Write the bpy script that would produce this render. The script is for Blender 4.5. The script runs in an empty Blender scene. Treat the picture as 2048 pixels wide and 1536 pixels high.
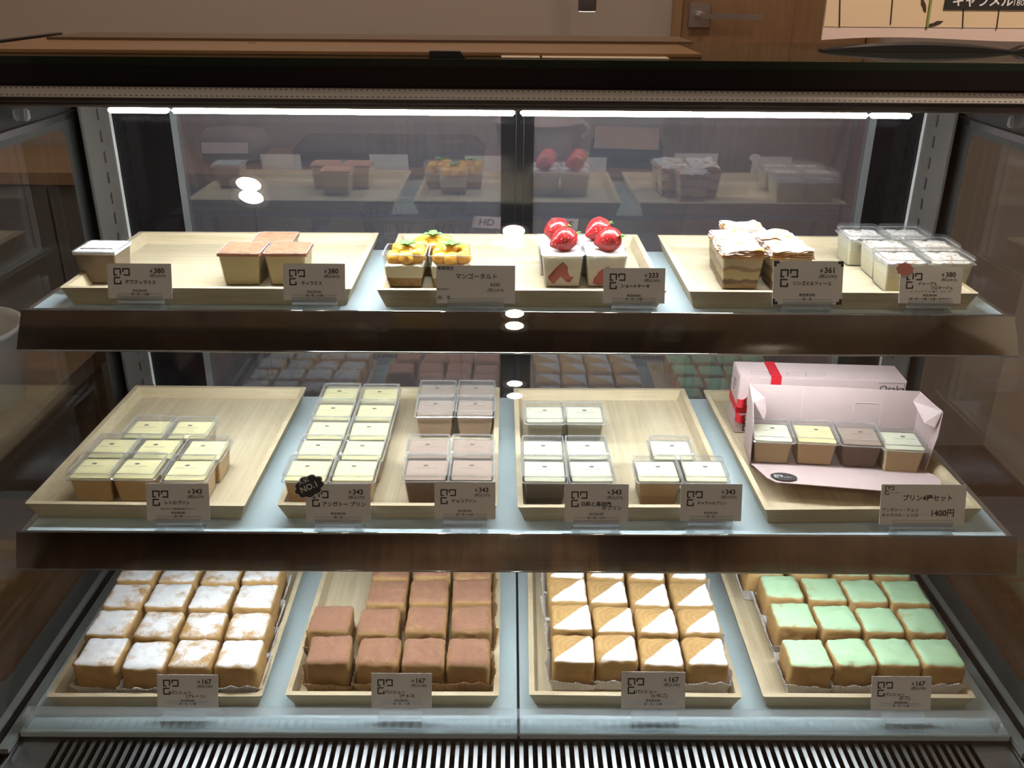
import bpy, bmesh, math, random
from mathutils import Vector, Matrix, noise
random.seed(7)
R = math.radians
PI = math.pi
SC = bpy.context.scene
COL = SC.collection

# ------------------------------------------------------------------ camera
FPX, PITCH, ROLL, YAW = 1842.08, R(23.917), R(0.4519), R(0.252)
CAMPOS = Vector((0, 0, 1.30))
_F = Vector((math.sin(YAW)*math.cos(PITCH), math.cos(YAW)*math.cos(PITCH), -math.sin(PITCH)))
_R0 = Vector((math.cos(YAW), -math.sin(YAW), 0)); _D0 = _F.cross(_R0)
_R = math.cos(ROLL)*_R0 - math.sin(ROLL)*_D0
_D = math.cos(ROLL)*_D0 + math.sin(ROLL)*_R0
cam = bpy.data.objects.new('camera', bpy.data.cameras.new('camera'))
COL.objects.link(cam)
cam.data.sensor_width = 36; cam.data.lens = 36*FPX/2048; cam.data.clip_start = 0.02
cam.matrix_world = Matrix((( _R.x, -_D.x, -_F.x, 0), (_R.y, -_D.y, -_F.y, 0), (_R.z, -_D.z, -_F.z, CAMPOS.z), (0, 0, 0, 1)))
SC.camera = cam

def ray(px, py): return _F + (px-1024)/FPX*_R + (py-768)/FPX*_D
def on_z(px, py, z):                     # the point at height z seen at a place of the photograph
    r = ray(px, py); return CAMPOS + r*((z-CAMPOS.z)/r.z)
def on_y(px, py, y):                     # the point at depth y seen at a place of the photograph
    r = ray(px, py); return CAMPOS + r*(y/r.y)
def to_px(P):
    d = Vector(P)-CAMPOS; k = FPX/d.dot(_F); return 1024+k*d.dot(_R), 768+k*d.dot(_D)

# ------------------------------------------------------------------ world, light, exposure
SC.view_settings.view_transform = 'Standard'; SC.view_settings.look = 'None'
SC.view_settings.gamma = 1; SC.view_settings.use_curve_mapping = False
SC.view_settings.exposure = 0.0
wd = bpy.data.worlds.new('World'); SC.world = wd; wd.use_nodes = True
wd.node_tree.nodes['Background'].inputs[0].default_value = (1, 0.8, 0.62, 1)
wd.node_tree.nodes['Background'].inputs[1].default_value = 0.02
SC.cycles.max_bounces = 10; SC.cycles.transparent_max_bounces = 48
SC.cycles.diffuse_bounces = 4; SC.cycles.glossy_bounces = 6
SC.cycles.caustics_reflective = False; SC.cycles.caustics_refractive = False
SC.cycles.sample_clamp_indirect = 4.0; SC.cycles.use_denoising = True
LED_TOP, LED_SHELF, LED_LOW, SPOT_L = 165.0, 84.0, 56.0, 400.0   # radiance of the LED strips (under the top, under the shelves) and of the downlights
WARM = (1.0, 0.80, 0.63)

# ------------------------------------------------------------------ node helpers
def mat(name):
    m = bpy.data.materials.new(name); m.use_nodes = True
    return m, m.node_tree.nodes, m.node_tree.links, m.node_tree.nodes['Principled BSDF']
def c4(c): return (c[0], c[1], c[2], 1)
def setp(b, col=None, rough=0.5, metal=0.0, spec=0.5, coat=0.0, sss=0.0):
    if col is not None: b.inputs['Base Color'].default_value = c4(col)
    b.inputs['Roughness'].default_value = rough; b.inputs['Metallic'].default_value = metal
    b.inputs['Specular IOR Level'].default_value = spec; b.inputs['Coat Weight'].default_value = coat
    if sss: b.inputs['Subsurface Weight'].default_value = sss; b.inputs['Subsurface Scale'].default_value = 1.0; b.inputs['Subsurface Radius'].default_value = (.005, .0045, .004)
def plain(name, col, rough=0.5, metal=0.0, spec=0.5, coat=0.0, bump=0.0, bscale=200, var=0.0):
    m, N, L, b = mat(name); setp(b, col, rough, metal, spec, coat)
    if bump or var:
        tc = N.new('ShaderNodeTexCoord'); n = N.new('ShaderNodeTexNoise'); n.inputs['Scale'].default_value = bscale; n.inputs['Detail'].default_value = 6
        L.new(tc.outputs['Object'], n.inputs['Vector'])
        if bump:
            bp = N.new('ShaderNodeBump'); bp.inputs['Strength'].default_value = bump; bp.inputs['Distance'].default_value = 0.002
            L.new(n.outputs['Fac'], bp.inputs['Height']); L.new(bp.outputs['Normal'], b.inputs['Normal'])
        if var:
            r = ramp(N, [(0.3, tuple(c*(1-var) for c in col)), (0.7, tuple(min(1, c*(1+var)) for c in col))])
            L.new(n.outputs['Fac'], r.inputs['Fac']); L.new(r.outputs['Color'], b.inputs['Base Color'])
    return m
def ramp(N, stops):
    r = N.new('ShaderNodeValToRGB'); e = r.color_ramp.elements
    while len(e) < len(stops): e.new(0.5)
    for i, (p, c) in enumerate(stops): e[i].position = p; e[i].color = c4(c) if len(c) == 3 else c
    return r
def math_(N, L, op, a, b=None, c=None):
    n = N.new('ShaderNodeMath'); n.operation = op
    for i, v in enumerate((a, b, c)):
        if v is None: continue
        if isinstance(v, (int, float)): n.inputs[i].default_value = v
        else: L.new(v, n.inputs[i])
    return n.outputs[0]
def mixc(N, L, f, a, b):
    n = N.new('ShaderNodeMix'); n.data_type = 'RGBA'
    for s, v in ((n.inputs[0], f), (n.inputs[6], a), (n.inputs[7], b)):
        if isinstance(v, tuple): s.default_value = c4(v)
        elif isinstance(v, (int, float)): s.default_value = v
        else: L.new(v, s)
    return n.outputs[2]
def smooth(N, L, v, lo, hi):
    n = N.new('ShaderNodeMapRange'); n.interpolation_type = 'SMOOTHSTEP'
    L.new(v, n.inputs[0]); n.inputs[1].default_value = lo; n.inputs[2].default_value = hi
    return n.outputs[0]
def noise_(N, L, vec, scale, detail=5, rough=0.55, dist=0.0):
    n = N.new('ShaderNodeTexNoise'); n.inputs['Scale'].default_value = scale; n.inputs['Detail'].default_value = detail
    n.inputs['Roughness'].default_value = rough; n.inputs['Distortion'].default_value = dist
    L.new(vec, n.inputs['Vector']); return n.outputs['Fac']
def objcoord(N, L, scale=(1, 1, 1), rnd=True):
    tc = N.new('ShaderNodeTexCoord'); mp = N.new('ShaderNodeMapping'); mp.inputs['Scale'].default_value = scale
    L.new(tc.outputs['Object'], mp.inputs['Vector'])
    if rnd:
        oi = N.new('ShaderNodeObjectInfo'); s = math_(N, L, 'MULTIPLY', oi.outputs['Random'], 37.0)
        cb = N.new('ShaderNodeCombineXYZ')
        for i in range(3): L.new(s, cb.inputs[i])
        L.new(cb.outputs[0], mp.inputs['Location'])
    return mp.outputs[0], tc.outputs['Object']

def wood(name, c1, c2, grain=(6, 90, 90), rough=0.45, coat=0.0, spec=0.4, plank=None):
    m, N, L, b = mat(name); setp(b, c1, rough, 0, spec, coat)
    v, raw = objcoord(N, L, grain)
    f = noise_(N, L, v, 1.6, 6, 0.6, 0.6)
    r = ramp(N, [(0.25, c2), (0.5, tuple((a+d)/2 for a, d in zip(c1, c2))), (0.72, c1)])
    L.new(f, r.inputs['Fac']); col = r.outputs['Color']
    if plank:
        sx = N.new('ShaderNodeSeparateXYZ'); L.new(raw, sx.inputs[0])
        q = math_(N, L, 'FLOOR', math_(N, L, 'MULTIPLY', sx.outputs[plank[0]], 1.0/plank[1]))
        w = N.new('ShaderNodeTexWhiteNoise'); w.noise_dimensions = '1D'; L.new(q, w.inputs['W'])
        col = mixc(N, L, math_(N, L, 'MULTIPLY', w.outputs['Value'], 0.45 if plank[0] else 0.95), col, c2)
    L.new(col, b.inputs['Base Color'])
    return m
def clear(name, tint=(1, 1, 1), f0=0.04, f90=0.6, rough=0.02, body=0.0, bodycol=(0.9, 0.92, 0.95)):
    # thin clear sheet: straight-through light plus a mirror that grows towards grazing angles
    m, N, L, b = mat(name); N.remove(b)
    out = N['Material Output']
    tr = N.new('ShaderNodeBsdfTransparent'); tr.inputs[0].default_value = c4(tint)
    gl = N.new('ShaderNodeBsdfGlossy'); gl.inputs['Roughness'].default_value = rough; gl.inputs[0].default_value = (1, 1, 1, 1)
    lw = N.new('ShaderNodeLayerWeight'); lw.inputs[0].default_value = 0.5
    f = math_(N, L, 'ADD', math_(N, L, 'MULTIPLY', math_(N, L, 'POWER', lw.outputs['Facing'], 4.0), f90-f0), f0)
    base = tr.outputs[0]
    if body:
        df = N.new('ShaderNodeBsdfDiffuse'); df.inputs[0].default_value = c4(bodycol)
        mb = N.new('ShaderNodeMixShader'); mb.inputs[0].default_value = body
        L.new(tr.outputs[0], mb.inputs[1]); L.new(df.outputs[0], mb.inputs[2]); base = mb.outputs[0]
    mx = N.new('ShaderNodeMixShader'); L.new(f, mx.inputs[0]); L.new(base, mx.inputs[1]); L.new(gl.outputs[0], mx.inputs[2])
    L.new(mx.outputs[0], out.inputs[0]); return m
def emit(name, col, s):
    m, N, L, b = mat(name); setp(b, (0.8, 0.8, 0.8))
    b.inputs['Emission Color'].default_value = c4(col); b.inputs['Emission Strength'].default_value = s
    return m

# ------------------------------------------------------------------ mesh helpers
class MB:
    def __init__(s): s.v = []; s.f = []
    def add(s, vs, fs):
        o = len(s.v); s.v += [tuple(p) for p in vs]; s.f += [tuple(i+o for i in q) for q in fs]; return s
    def box(s, x0, x1, y0, y1, z0, z1, M=None):
        vs = [Vector(p) for p in ((x0,y0,z0),(x1,y0,z0),(x1,y1,z0),(x0,y1,z0),(x0,y0,z1),(x1,y0,z1),(x1,y1,z1),(x0,y1,z1))]
        if M is not None: vs = [M @ p for p in vs]
        return s.add(vs, [(3,2,1,0),(4,5,6,7),(0,1,5,4),(1,2,6,5),(2,3,7,6),(3,0,4,7)])
    def loft(s, rings, cap0=True, cap1=True):
        n = len(rings[0]); o = len(s.v)
        for r in rings: s.v += [tuple(p) for p in r]
        for k in range(len(rings)-1):
            for i in range(n):
                j = (i+1) % n; s.f.append((o+k*n+i, o+k*n+j, o+(k+1)*n+j, o+(k+1)*n+i))
        if cap0: s.f.append(tuple(o+i for i in reversed(range(n))))
        if cap1: s.f.append(tuple(o+(len(rings)-1)*n+i for i in range(n)))
        return s
    def prism(s, pts, x0, x1, axis='x'):       # an outline extruded along an axis
        def P(a, t):
            if axis == 'x': return (t, a[0], a[1])
            if axis == 'y': return (a[0], t, a[1])
            return (a[0], a[1], t)
        return s.loft([[P(a, x0) for a in pts], [P(a, x1) for a in pts]])
    def tube(s, pts, r, n=8, closed=False):
        pts = [Vector(p) for p in pts]; rings = []
        for i, p in enumerate(pts):
            a = pts[i-1] if i or closed else p; b = pts[(i+1) % len(pts)] if i < len(pts)-1 or closed else p
            t = (b-a).normalized(); u = t.orthogonal().normalized() if abs(t.z) > .95 else t.cross(Vector((0,0,1))).normalized(); w = t.cross(u)
            rr = r[i] if isinstance(r, (list, tuple)) else r
            rings.append([p + rr*(math.cos(2*PI*k/n)*u + math.sin(2*PI*k/n)*w) for k in range(n)])
        if closed: rings.append(rings[0])
        return s.loft(rings, not closed, not closed)
    def lathe(s, prof, n=32, c=(0, 0, 0)):
        return s.loft([[(c[0]+r*math.cos(2*PI*k/n), c[1]+r*math.sin(2*PI*k/n), c[2]+z) for k in range(n)] for r, z in prof])
    def build(s, name, m, parent=None, smooth=False, bevel=0.0, M=None):
        me = bpy.data.meshes.new(name)
        vs = [tuple(M @ Vector(p)) for p in s.v] if M is not None else s.v
        me.from_pydata(vs, [], s.f)
        b = bmesh.new(); b.from_mesh(me)
        bmesh.ops.recalc_face_normals(b, faces=b.faces)
        if bevel: bmesh.ops.bevel(b, geom=b.edges[:], offset=bevel, segments=2, affect='EDGES', clamp_overlap=True)
        if smooth:
            for f in b.faces: f.smooth = True
        b.to_mesh(me); b.free(); me.materials.append(m)
        return link(name, me, parent)
def link(name, me, parent=None):
    o = bpy.data.objects.new(name, me); COL.objects.link(o)
    if parent: o.parent = parent
    return o
def sharp(o, ang=40):
    o.data.set_sharp_from_angle(angle=R(ang)); return o
def tag(o, label, cat, group=None, kind=None):
    if label: o['label'] = label
    if cat: o['category'] = cat
    if group: o['group'] = group
    if kind: o['kind'] = kind
    return o
def thing(name, label, cat, loc=(0, 0, 0), rz=0.0, group=None):
    o = bpy.data.objects.new(name, None); COL.objects.link(o); o.empty_display_size = 0.02
    o.location = loc; o.rotation_euler = (0, 0, rz); return tag(o, label, cat, group)
def dup(root, loc, rz, label, group=None):
    def cp(o, par):
        c = o.copy(); COL.objects.link(c)
        if par: c.parent = par
        for ch in o.children: cp(ch, c)
        return c
    r = cp(root, None); r.location = loc; r.rotation_euler = (0, 0, rz); r['label'] = label
    if group: r['group'] = group
    return r
class Proto:                                    # the first use moves the thing itself, later ones copy it
    def __init__(s, make): s.o = None; s.make = make
    def put(s, loc, rz, label, group=None):
        if s.o is None:
            s.o = s.make(); o = s.o; o.location = loc; o.rotation_euler = (0, 0, rz); o['label'] = label
            if group: o['group'] = group
            return o
        return dup(s.o, loc, rz, label, group)
def rrect(hx, hy, z, r=0.003, n=3, cx=0, cy=0):  # rounded rectangle ring
    out = []
    for (sx, sy, a0) in ((1, 1, 0), (-1, 1, 90), (-1, -1, 180), (1, -1, 270)):
        for k in range(n):
            a = R(a0+90*k/(n-1)); out.append((cx+sx*(hx-r)+r*math.cos(a), cy+sy*(hy-r)+r*math.sin(a), z))
    return out
def rpoly(pts, rad, n=5):                        # rounded outline in 2-D (convex corners)
    out = []; m = len(pts)
    for i in range(m):
        p = Vector(pts[i]); a = (Vector(pts[i-1])-p).normalized(); b = (Vector(pts[(i+1) % m])-p).normalized()
        half = a.angle(b)/2; d = rad/math.tan(half); s = p+a*d; e = p+b*d
        for k in range(n):
            t = k/(n-1); out.append((s*(1-t)+p*t)*(1-t)+(p*(1-t)+e*t)*t)
    return out

_tc = {}
def text_mesh(s, size, bold=0.0, align='LEFT', sx=1.0):
    key = (s, size, bold, align, sx)
    if key not in _tc:
        cu = bpy.data.curves.new('t', 'FONT'); cu.body = s; cu.size = size; cu.resolution_u = 2; cu.offset = bold*size; cu.align_x = align
        ob = bpy.data.objects.new('t', cu); COL.objects.link(ob)
        dg = bpy.context.evaluated_depsgraph_get()
        me = bpy.data.meshes.new_from_object(ob.evaluated_get(dg))
        _tc[key] = ([(v.co.x*sx, v.co.y) for v in me.vertices], [tuple(p.vertices) for p in me.polygons])
        bpy.data.objects.remove(ob); bpy.data.curves.remove(cu); bpy.data.meshes.remove(me)
    return _tc[key]
def put_text(mb, s, size, x, y, M, align='LEFT', bold=0.0, sx=1.0, rot=0.0):
    vs, fs = text_mesh(s, size, bold, align, sx); ca, sa = math.cos(rot), math.sin(rot)
    mb.add([M @ Vector((x+a*ca-b*sa, y+a*sa+b*ca, 0)) for a, b in vs], fs)
def flat(mb, pts, M, t=0.0004):                  # thin plate with its face up in the frame M
    mb.loft([[M @ Vector((a, b, -t)) for a, b in pts], [M @ Vector((a, b, 0)) for a, b in pts]])

# ------------------------------------------------------------------ materials
m_black = plain('black_metal', (0.012, 0.011, 0.012), 0.35)
m_blackgloss = plain('black_gloss', (0.01, 0.009, 0.01), 0.12)
m_dark = plain('dark_grey', (0.028, 0.025, 0.025), 0.5)
m_frit = plain('grey_border', (0.06, 0.058, 0.055), 0.5)
m_pillar = plain('grey_steel_sheet', (0.14, 0.122, 0.11), 0.5, 0.0)
m_white = plain('white_plastic', (0.85, 0.85, 0.85), 0.35)
m_chrome = plain('chrome', (0.72, 0.70, 0.68), 0.06, 1.0)
m_steel = plain('brushed_steel', (0.56, 0.56, 0.57), 0.28, 1.0, bump=0.05, bscale=300)
m_alu = plain('aluminium', (0.7, 0.7, 0.7), 0.25, 1.0)
m_deck = plain('pale_blue_glass', (0.50, 0.60, 0.64), 0.12, spec=0.5)
m_led = emit('led_light', (0.92, 0.96, 1.0), LED_TOP)
m_led2 = emit('shelf_led_light', (0.92, 0.96, 1.0), LED_SHELF)
m_led3 = emit('lower_led_light', (0.92, 0.96, 1.0), LED_LOW)
m_spot = emit('downlight_glow', WARM, SPOT_L)
m_glass = clear('window_glass', (0.975, 0.985, 0.98), 0.035, 0.6, 0.0)
m_side = clear('side_glass', (0.93, 0.93, 0.93), 0.07, 0.7, 0.0)
m_back = clear('back_door_glass', (0.80, 0.77, 0.80), 0.22, 0.7, 0.0, body=0.05, bodycol=(0.8, 0.85, 1.0))
m_acryl = clear('acrylic', (0.93, 0.95, 0.96), 0.07, 0.7, 0.03, body=0.10)
m_cup = clear('cup_plastic', (0.975, 0.975, 0.97), 0.03, 0.45, 0.05, body=0.015)
m_lid = clear('lid_plastic', (0.97, 0.97, 0.97), 0.035, 0.45, 0.06, body=0.03)
m_rim = clear('plastic_rim', (0.9, 0.9, 0.9), 0.09, 0.6, 0.08, body=0.2, bodycol=(0.95, 0.95, 0.95))
m_bamboo = wood('bamboo', (0.70, 0.60, 0.43), (0.50, 0.395, 0.245), (70, 3, 70), 0.4, 0.1)
m_bamboox = wood('bamboo_across', (0.70, 0.60, 0.43), (0.50, 0.395, 0.245), (3, 70, 70), 0.4, 0.1)
m_rimwood = wood('bamboo_rim', (0.68, 0.575, 0.40), (0.52, 0.41, 0.255), (5, 25, 120), 0.4, 0.1)
m_card = plain('card_paper', (0.78, 0.75, 0.75), 0.6)
m_ink = plain('ink', (0.02, 0.018, 0.018), 0.6)
m_greyink = plain('grey_ink', (0.10, 0.09, 0.09), 0.6)
m_redink = plain('pink_ink', (0.62, 0.22, 0.20), 0.6)
m_paint = plain('wall_paint', (0.47, 0.41, 0.365), 0.8)
m_doorwood = wood('door_wood', (0.40, 0.245, 0.135), (0.30, 0.175, 0.09), (60, 60, 4), 0.45)
m_counter = wood('counter_wood', (0.44, 0.29, 0.17), (0.32, 0.19, 0.10), (3, 60, 60), 0.35)
m_panel = wood('wall_panel_wood', (0.36, 0.22, 0.13), (0.06, 0.042, 0.036), (14, 14, 1), 0.6, plank=(0, 0.31))
m_floor = wood('floor_wood', (0.20, 0.12, 0.07), (0.13, 0.075, 0.04), (4, 40, 40), 0.5, plank=(1, 0.12))
m_ceil = plain('ceiling_paint', (0.45, 0.38, 0.33), 0.9)

# ------------------------------------------------------------------ the room
CX = 0.0115                                      # middle of the display case
def struct(name, mb, m): return tag(mb.build(name, m), None, None, kind='structure')
struct('floor', MB().box(-3.2, 2.1, -4.4, 2.6, -0.05, 0), m_floor)
struct('ceiling', MB().box(-3.2, 2.1, -4.4, 2.6, 2.6, 2.65), m_ceil)
WY = 2.49
struct('ceiling_panel', MB().box(-3.2, 0.74, -4.4, -0.35, 2.585, 2.6), plain('brown_ceiling_panel', (0.10, 0.09, 0.085), 0.7))
for i, (x, w_, mm) in enumerate(((-2.3, .22, 0), (-1.75, .30, 1), (-1.25, .12, 0), (-0.85, .26, 1), (-0.35, .10, 0), (0.35, .20, 1), (0.9, .14, 0), (1.30, .2, 1))):
    struct('added_beam', MB().box(x-w_/2, x+w_/2, -4.35, -2.62, 2.555, 2.5845), m_panel if mm == 0 else m_doorwood)  # unseen beams added to put vertical bands into the chrome lip's reflection
struct('wall_back', MB().box(-3.2, 0.405, WY, WY+0.08, 0, 2.6).box(0.405, 0.93, WY, WY+0.08, 2.1, 2.6).box(0.93, 2.1, WY, WY+0.08, 0, 2.6), m_paint)
struct('wall_left', MB().box(-3.28, -3.2, -4.4, 2.6, 0, 2.6), m_paint)
struct('wall_right', MB().box(1.45, 1.53, -0.2, 2.6, 0, 2.6), plain('right_wall_paint', (0.76, 0.67, 0.59), 0.8))
struct('wall_right_front', MB().box(1.45, 1.53, -4.4, -0.2, 0, 2.6), m_panel)
struct('wall_front', MB().box(-3.2, 2.1, -4.48, -4.4, 0, 2.6), m_panel)
# door in the back wall
dr = MB().box(0.432, 0.905, WY+0.012, WY+0.05, 0.0, 2.075).box(0.71, 0.714, WY+0.010, WY+0.013, 0.0, 2.075).build('door_1', m_doorwood)
tag(dr, None, None, kind='structure')
struct('trim_1', MB().box(0.405, 0.428, WY-0.012, WY+0.08, 0, 2.1).box(0.909, 0.93, WY-0.012, WY+0.08, 0, 2.1).box(0.428, 0.909, WY-0.012, WY+0.08, 2.08, 2.1), m_doorwood)
h0 = on_y(1400, 30, WY)
hd = MB().box(h0.x-0.026, h0.x+0.026, WY+0.004, WY+0.0118, h0.z-0.029, h0.z+0.029)
hd.tube([(h0.x, WY+0.005, h0.z), (h0.x, WY-0.04, h0.z)], 0.009)
hd.box(h0.x-0.008, h0.x+0.145, WY-0.050, WY-0.038, h0.z-0.007, h0.z+0.005)
hd.build('door_handle', m_alu, dr)

# ceiling downlights
for i, (x, y, lab) in enumerate(((-1.04, -1.30, 'round warm ceiling downlight nearest the case, mirrored high on the left of its glass'), (0.02, -1.65, 'round warm ceiling downlight mirrored above the mango and strawberry cakes'),
                  (0.03, -2.49, 'round warm ceiling downlight mirrored on the chrome lip of the top shelf'), (0.04, -3.51, 'round warm ceiling downlight farthest from the case, mirrored below the top shelf'),
                  (0.80, 0.42, 'round warm ceiling downlight over the poster on the right'), (-0.55, 2.0, 'round warm ceiling downlight over the left of the back counter'), (0.25, 2.0, 'round warm ceiling downlight over the right of the back counter'), (-1.7, 0.9, 'round warm ceiling downlight to the left of the case'))):
    t = thing('ceiling_downlight', lab, 'ceiling light', (x, y, 2.585 if i < 4 else 2.6), 0, 'ceiling downlights')
    MB().lathe([(0.075, -0.0005), (0.078, -0.006), (0.066, -0.008), (0.062, -0.001)], 32).build('trim_ring', m_white, t, True)
    MB().lathe([(0.047, -0.001), (0.047, -0.003)], 32).build('lamp_disc', m_spot if i < 4 else emit('downlight_glow_soft', WARM, 260.0), t)

    if i == 4:                                   # this one is a narrow spotlight turned to the poster
        sl_d = bpy.data.lights.new('poster_beam', 'SPOT'); sl_d.energy = 110; sl_d.color = WARM; sl_d.spot_size = R(26); sl_d.spot_blend = 0.6; sl_d.shadow_soft_size = 0.05
        so_ = bpy.data.objects.new('lamp_beam', sl_d); COL.objects.link(so_); so_.parent = t; so_.location = (0, 0, -0.02)
        so_.rotation_euler = (Vector((0.60, 1.20, 1.33))-Vector((x, y, 2.58))).to_track_quat('-Z', 'Y').to_euler()
# ------------------------------------------------------------------ the display case
ZS1, ZS2, ZD = 0.951, 0.7265, 0.5075             # tops of the two shelves and of the deck
XL, XR = CX-0.60, CX+0.60
case = thing('display_case', 'refrigerated glass display case with black top frame holding trays of sweets', 'display case', (CX, 1.05, 0))
def cb(mb, name, m, smooth=False, bevel=0.0, lab=None, par=None):
    o = mb.build(name, m, case, smooth, bevel, Matrix.Translation((-CX, -1.05, 0)))
    if lab: o['label'] = lab
    return o
def gy(z): return 0.930+0.412*(z-0.918)          # the sloping front glass
cb(MB().box(XL-0.03, XR+0.03, 0.742, 1.40, 0.0, 0.470), 'base_cabinet', m_dark)
# top: glass slab over a black profile, silver strip, dark under-strip
cb(MB().box(XL-0.03, XR+0.03, 1.052, 1.366, 1.209, 1.217), 'top_glass', plain('dark_top_glass', (0.012, 0.02, 0.014), 0.04, spec=0.6))
cb(MB().box(XL-0.03, XR+0.03, 1.046, 1.064, 1.1865, 1.209), 'black_profile', m_blackgloss, bevel=0.003)
m_strip, N_, L_, b_ = mat('silver_strip'); setp(b_, (0.62, 0.60, 0.57), 0.4, 0.25)
v_, raw_ = objcoord(N_, L_, (1, 1, 1), False); sx_ = N_.new('ShaderNodeSeparateXYZ'); L_.new(raw_, sx_.inputs[0])
fx_ = math_(N_, L_, 'ABSOLUTE', math_(N_, L_, 'SUBTRACT', math_(N_, L_, 'FRACT', math_(N_, L_, 'MULTIPLY', sx_.outputs[0], 170.0)), 0.5))
zz_ = math_(N_, L_, 'ABSOLUTE', math_(N_, L_, 'SUBTRACT', math_(N_, L_, 'ABSOLUTE', math_(N_, L_, 'SUBTRACT', sx_.outputs[2], 1.1808)), 0.0037))
dot_ = math_(N_, L_, 'MULTIPLY', math_(N_, L_, 'LESS_THAN', fx_, 0.22), math_(N_, L_, 'LESS_THAN', zz_, 0.0006))
L_.new(mixc(N_, L_, dot_, (0.62, 0.60, 0.57), (0.16, 0.15, 0.14)), b_.inputs['Base Color'])
cb(MB().box(XL-0.002, XR+0.002, 1.050, 1.062, 1.1745, 1.1865), 'silver_strip', m_strip, bevel=0.001)
cb(MB().box(XL, XR, 1.053, 1.062, 1.1665, 1.1745), 'dark_strip', plain('brown_black_strip', (0.03, 0.024, 0.024), 0.3))
cb(MB().box(XL, XR, 1.0545, 1.060, 1.1640, 1.1665), 'seal_strip', plain('grey_seal', (0.22, 0.19, 0.17), 0.4))
cb(MB().box(XL, XR, 1.066, 1.336, 1.172, 1.208), 'canopy', m_dark)
# the LED bar under the canopy, in four lengths
lx = [on_y(px, 222, 1.08).x for px in (217, 336, 344, 1030, 1041, 1737, 1744, 1824)]
for a, b in zip(lx[::2], lx[1::2]):
    cb(MB().box(a, b, 1.0765, 1.0885, 1.1545, 1.1605), 'led_tube', m_led, bevel=0.002)
cb(MB().box(lx[0]-0.004, lx[-1]+0.004, 1.0735, 1.0905, 1.1610, 1.1725), 'led_housing', m_alu)
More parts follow.
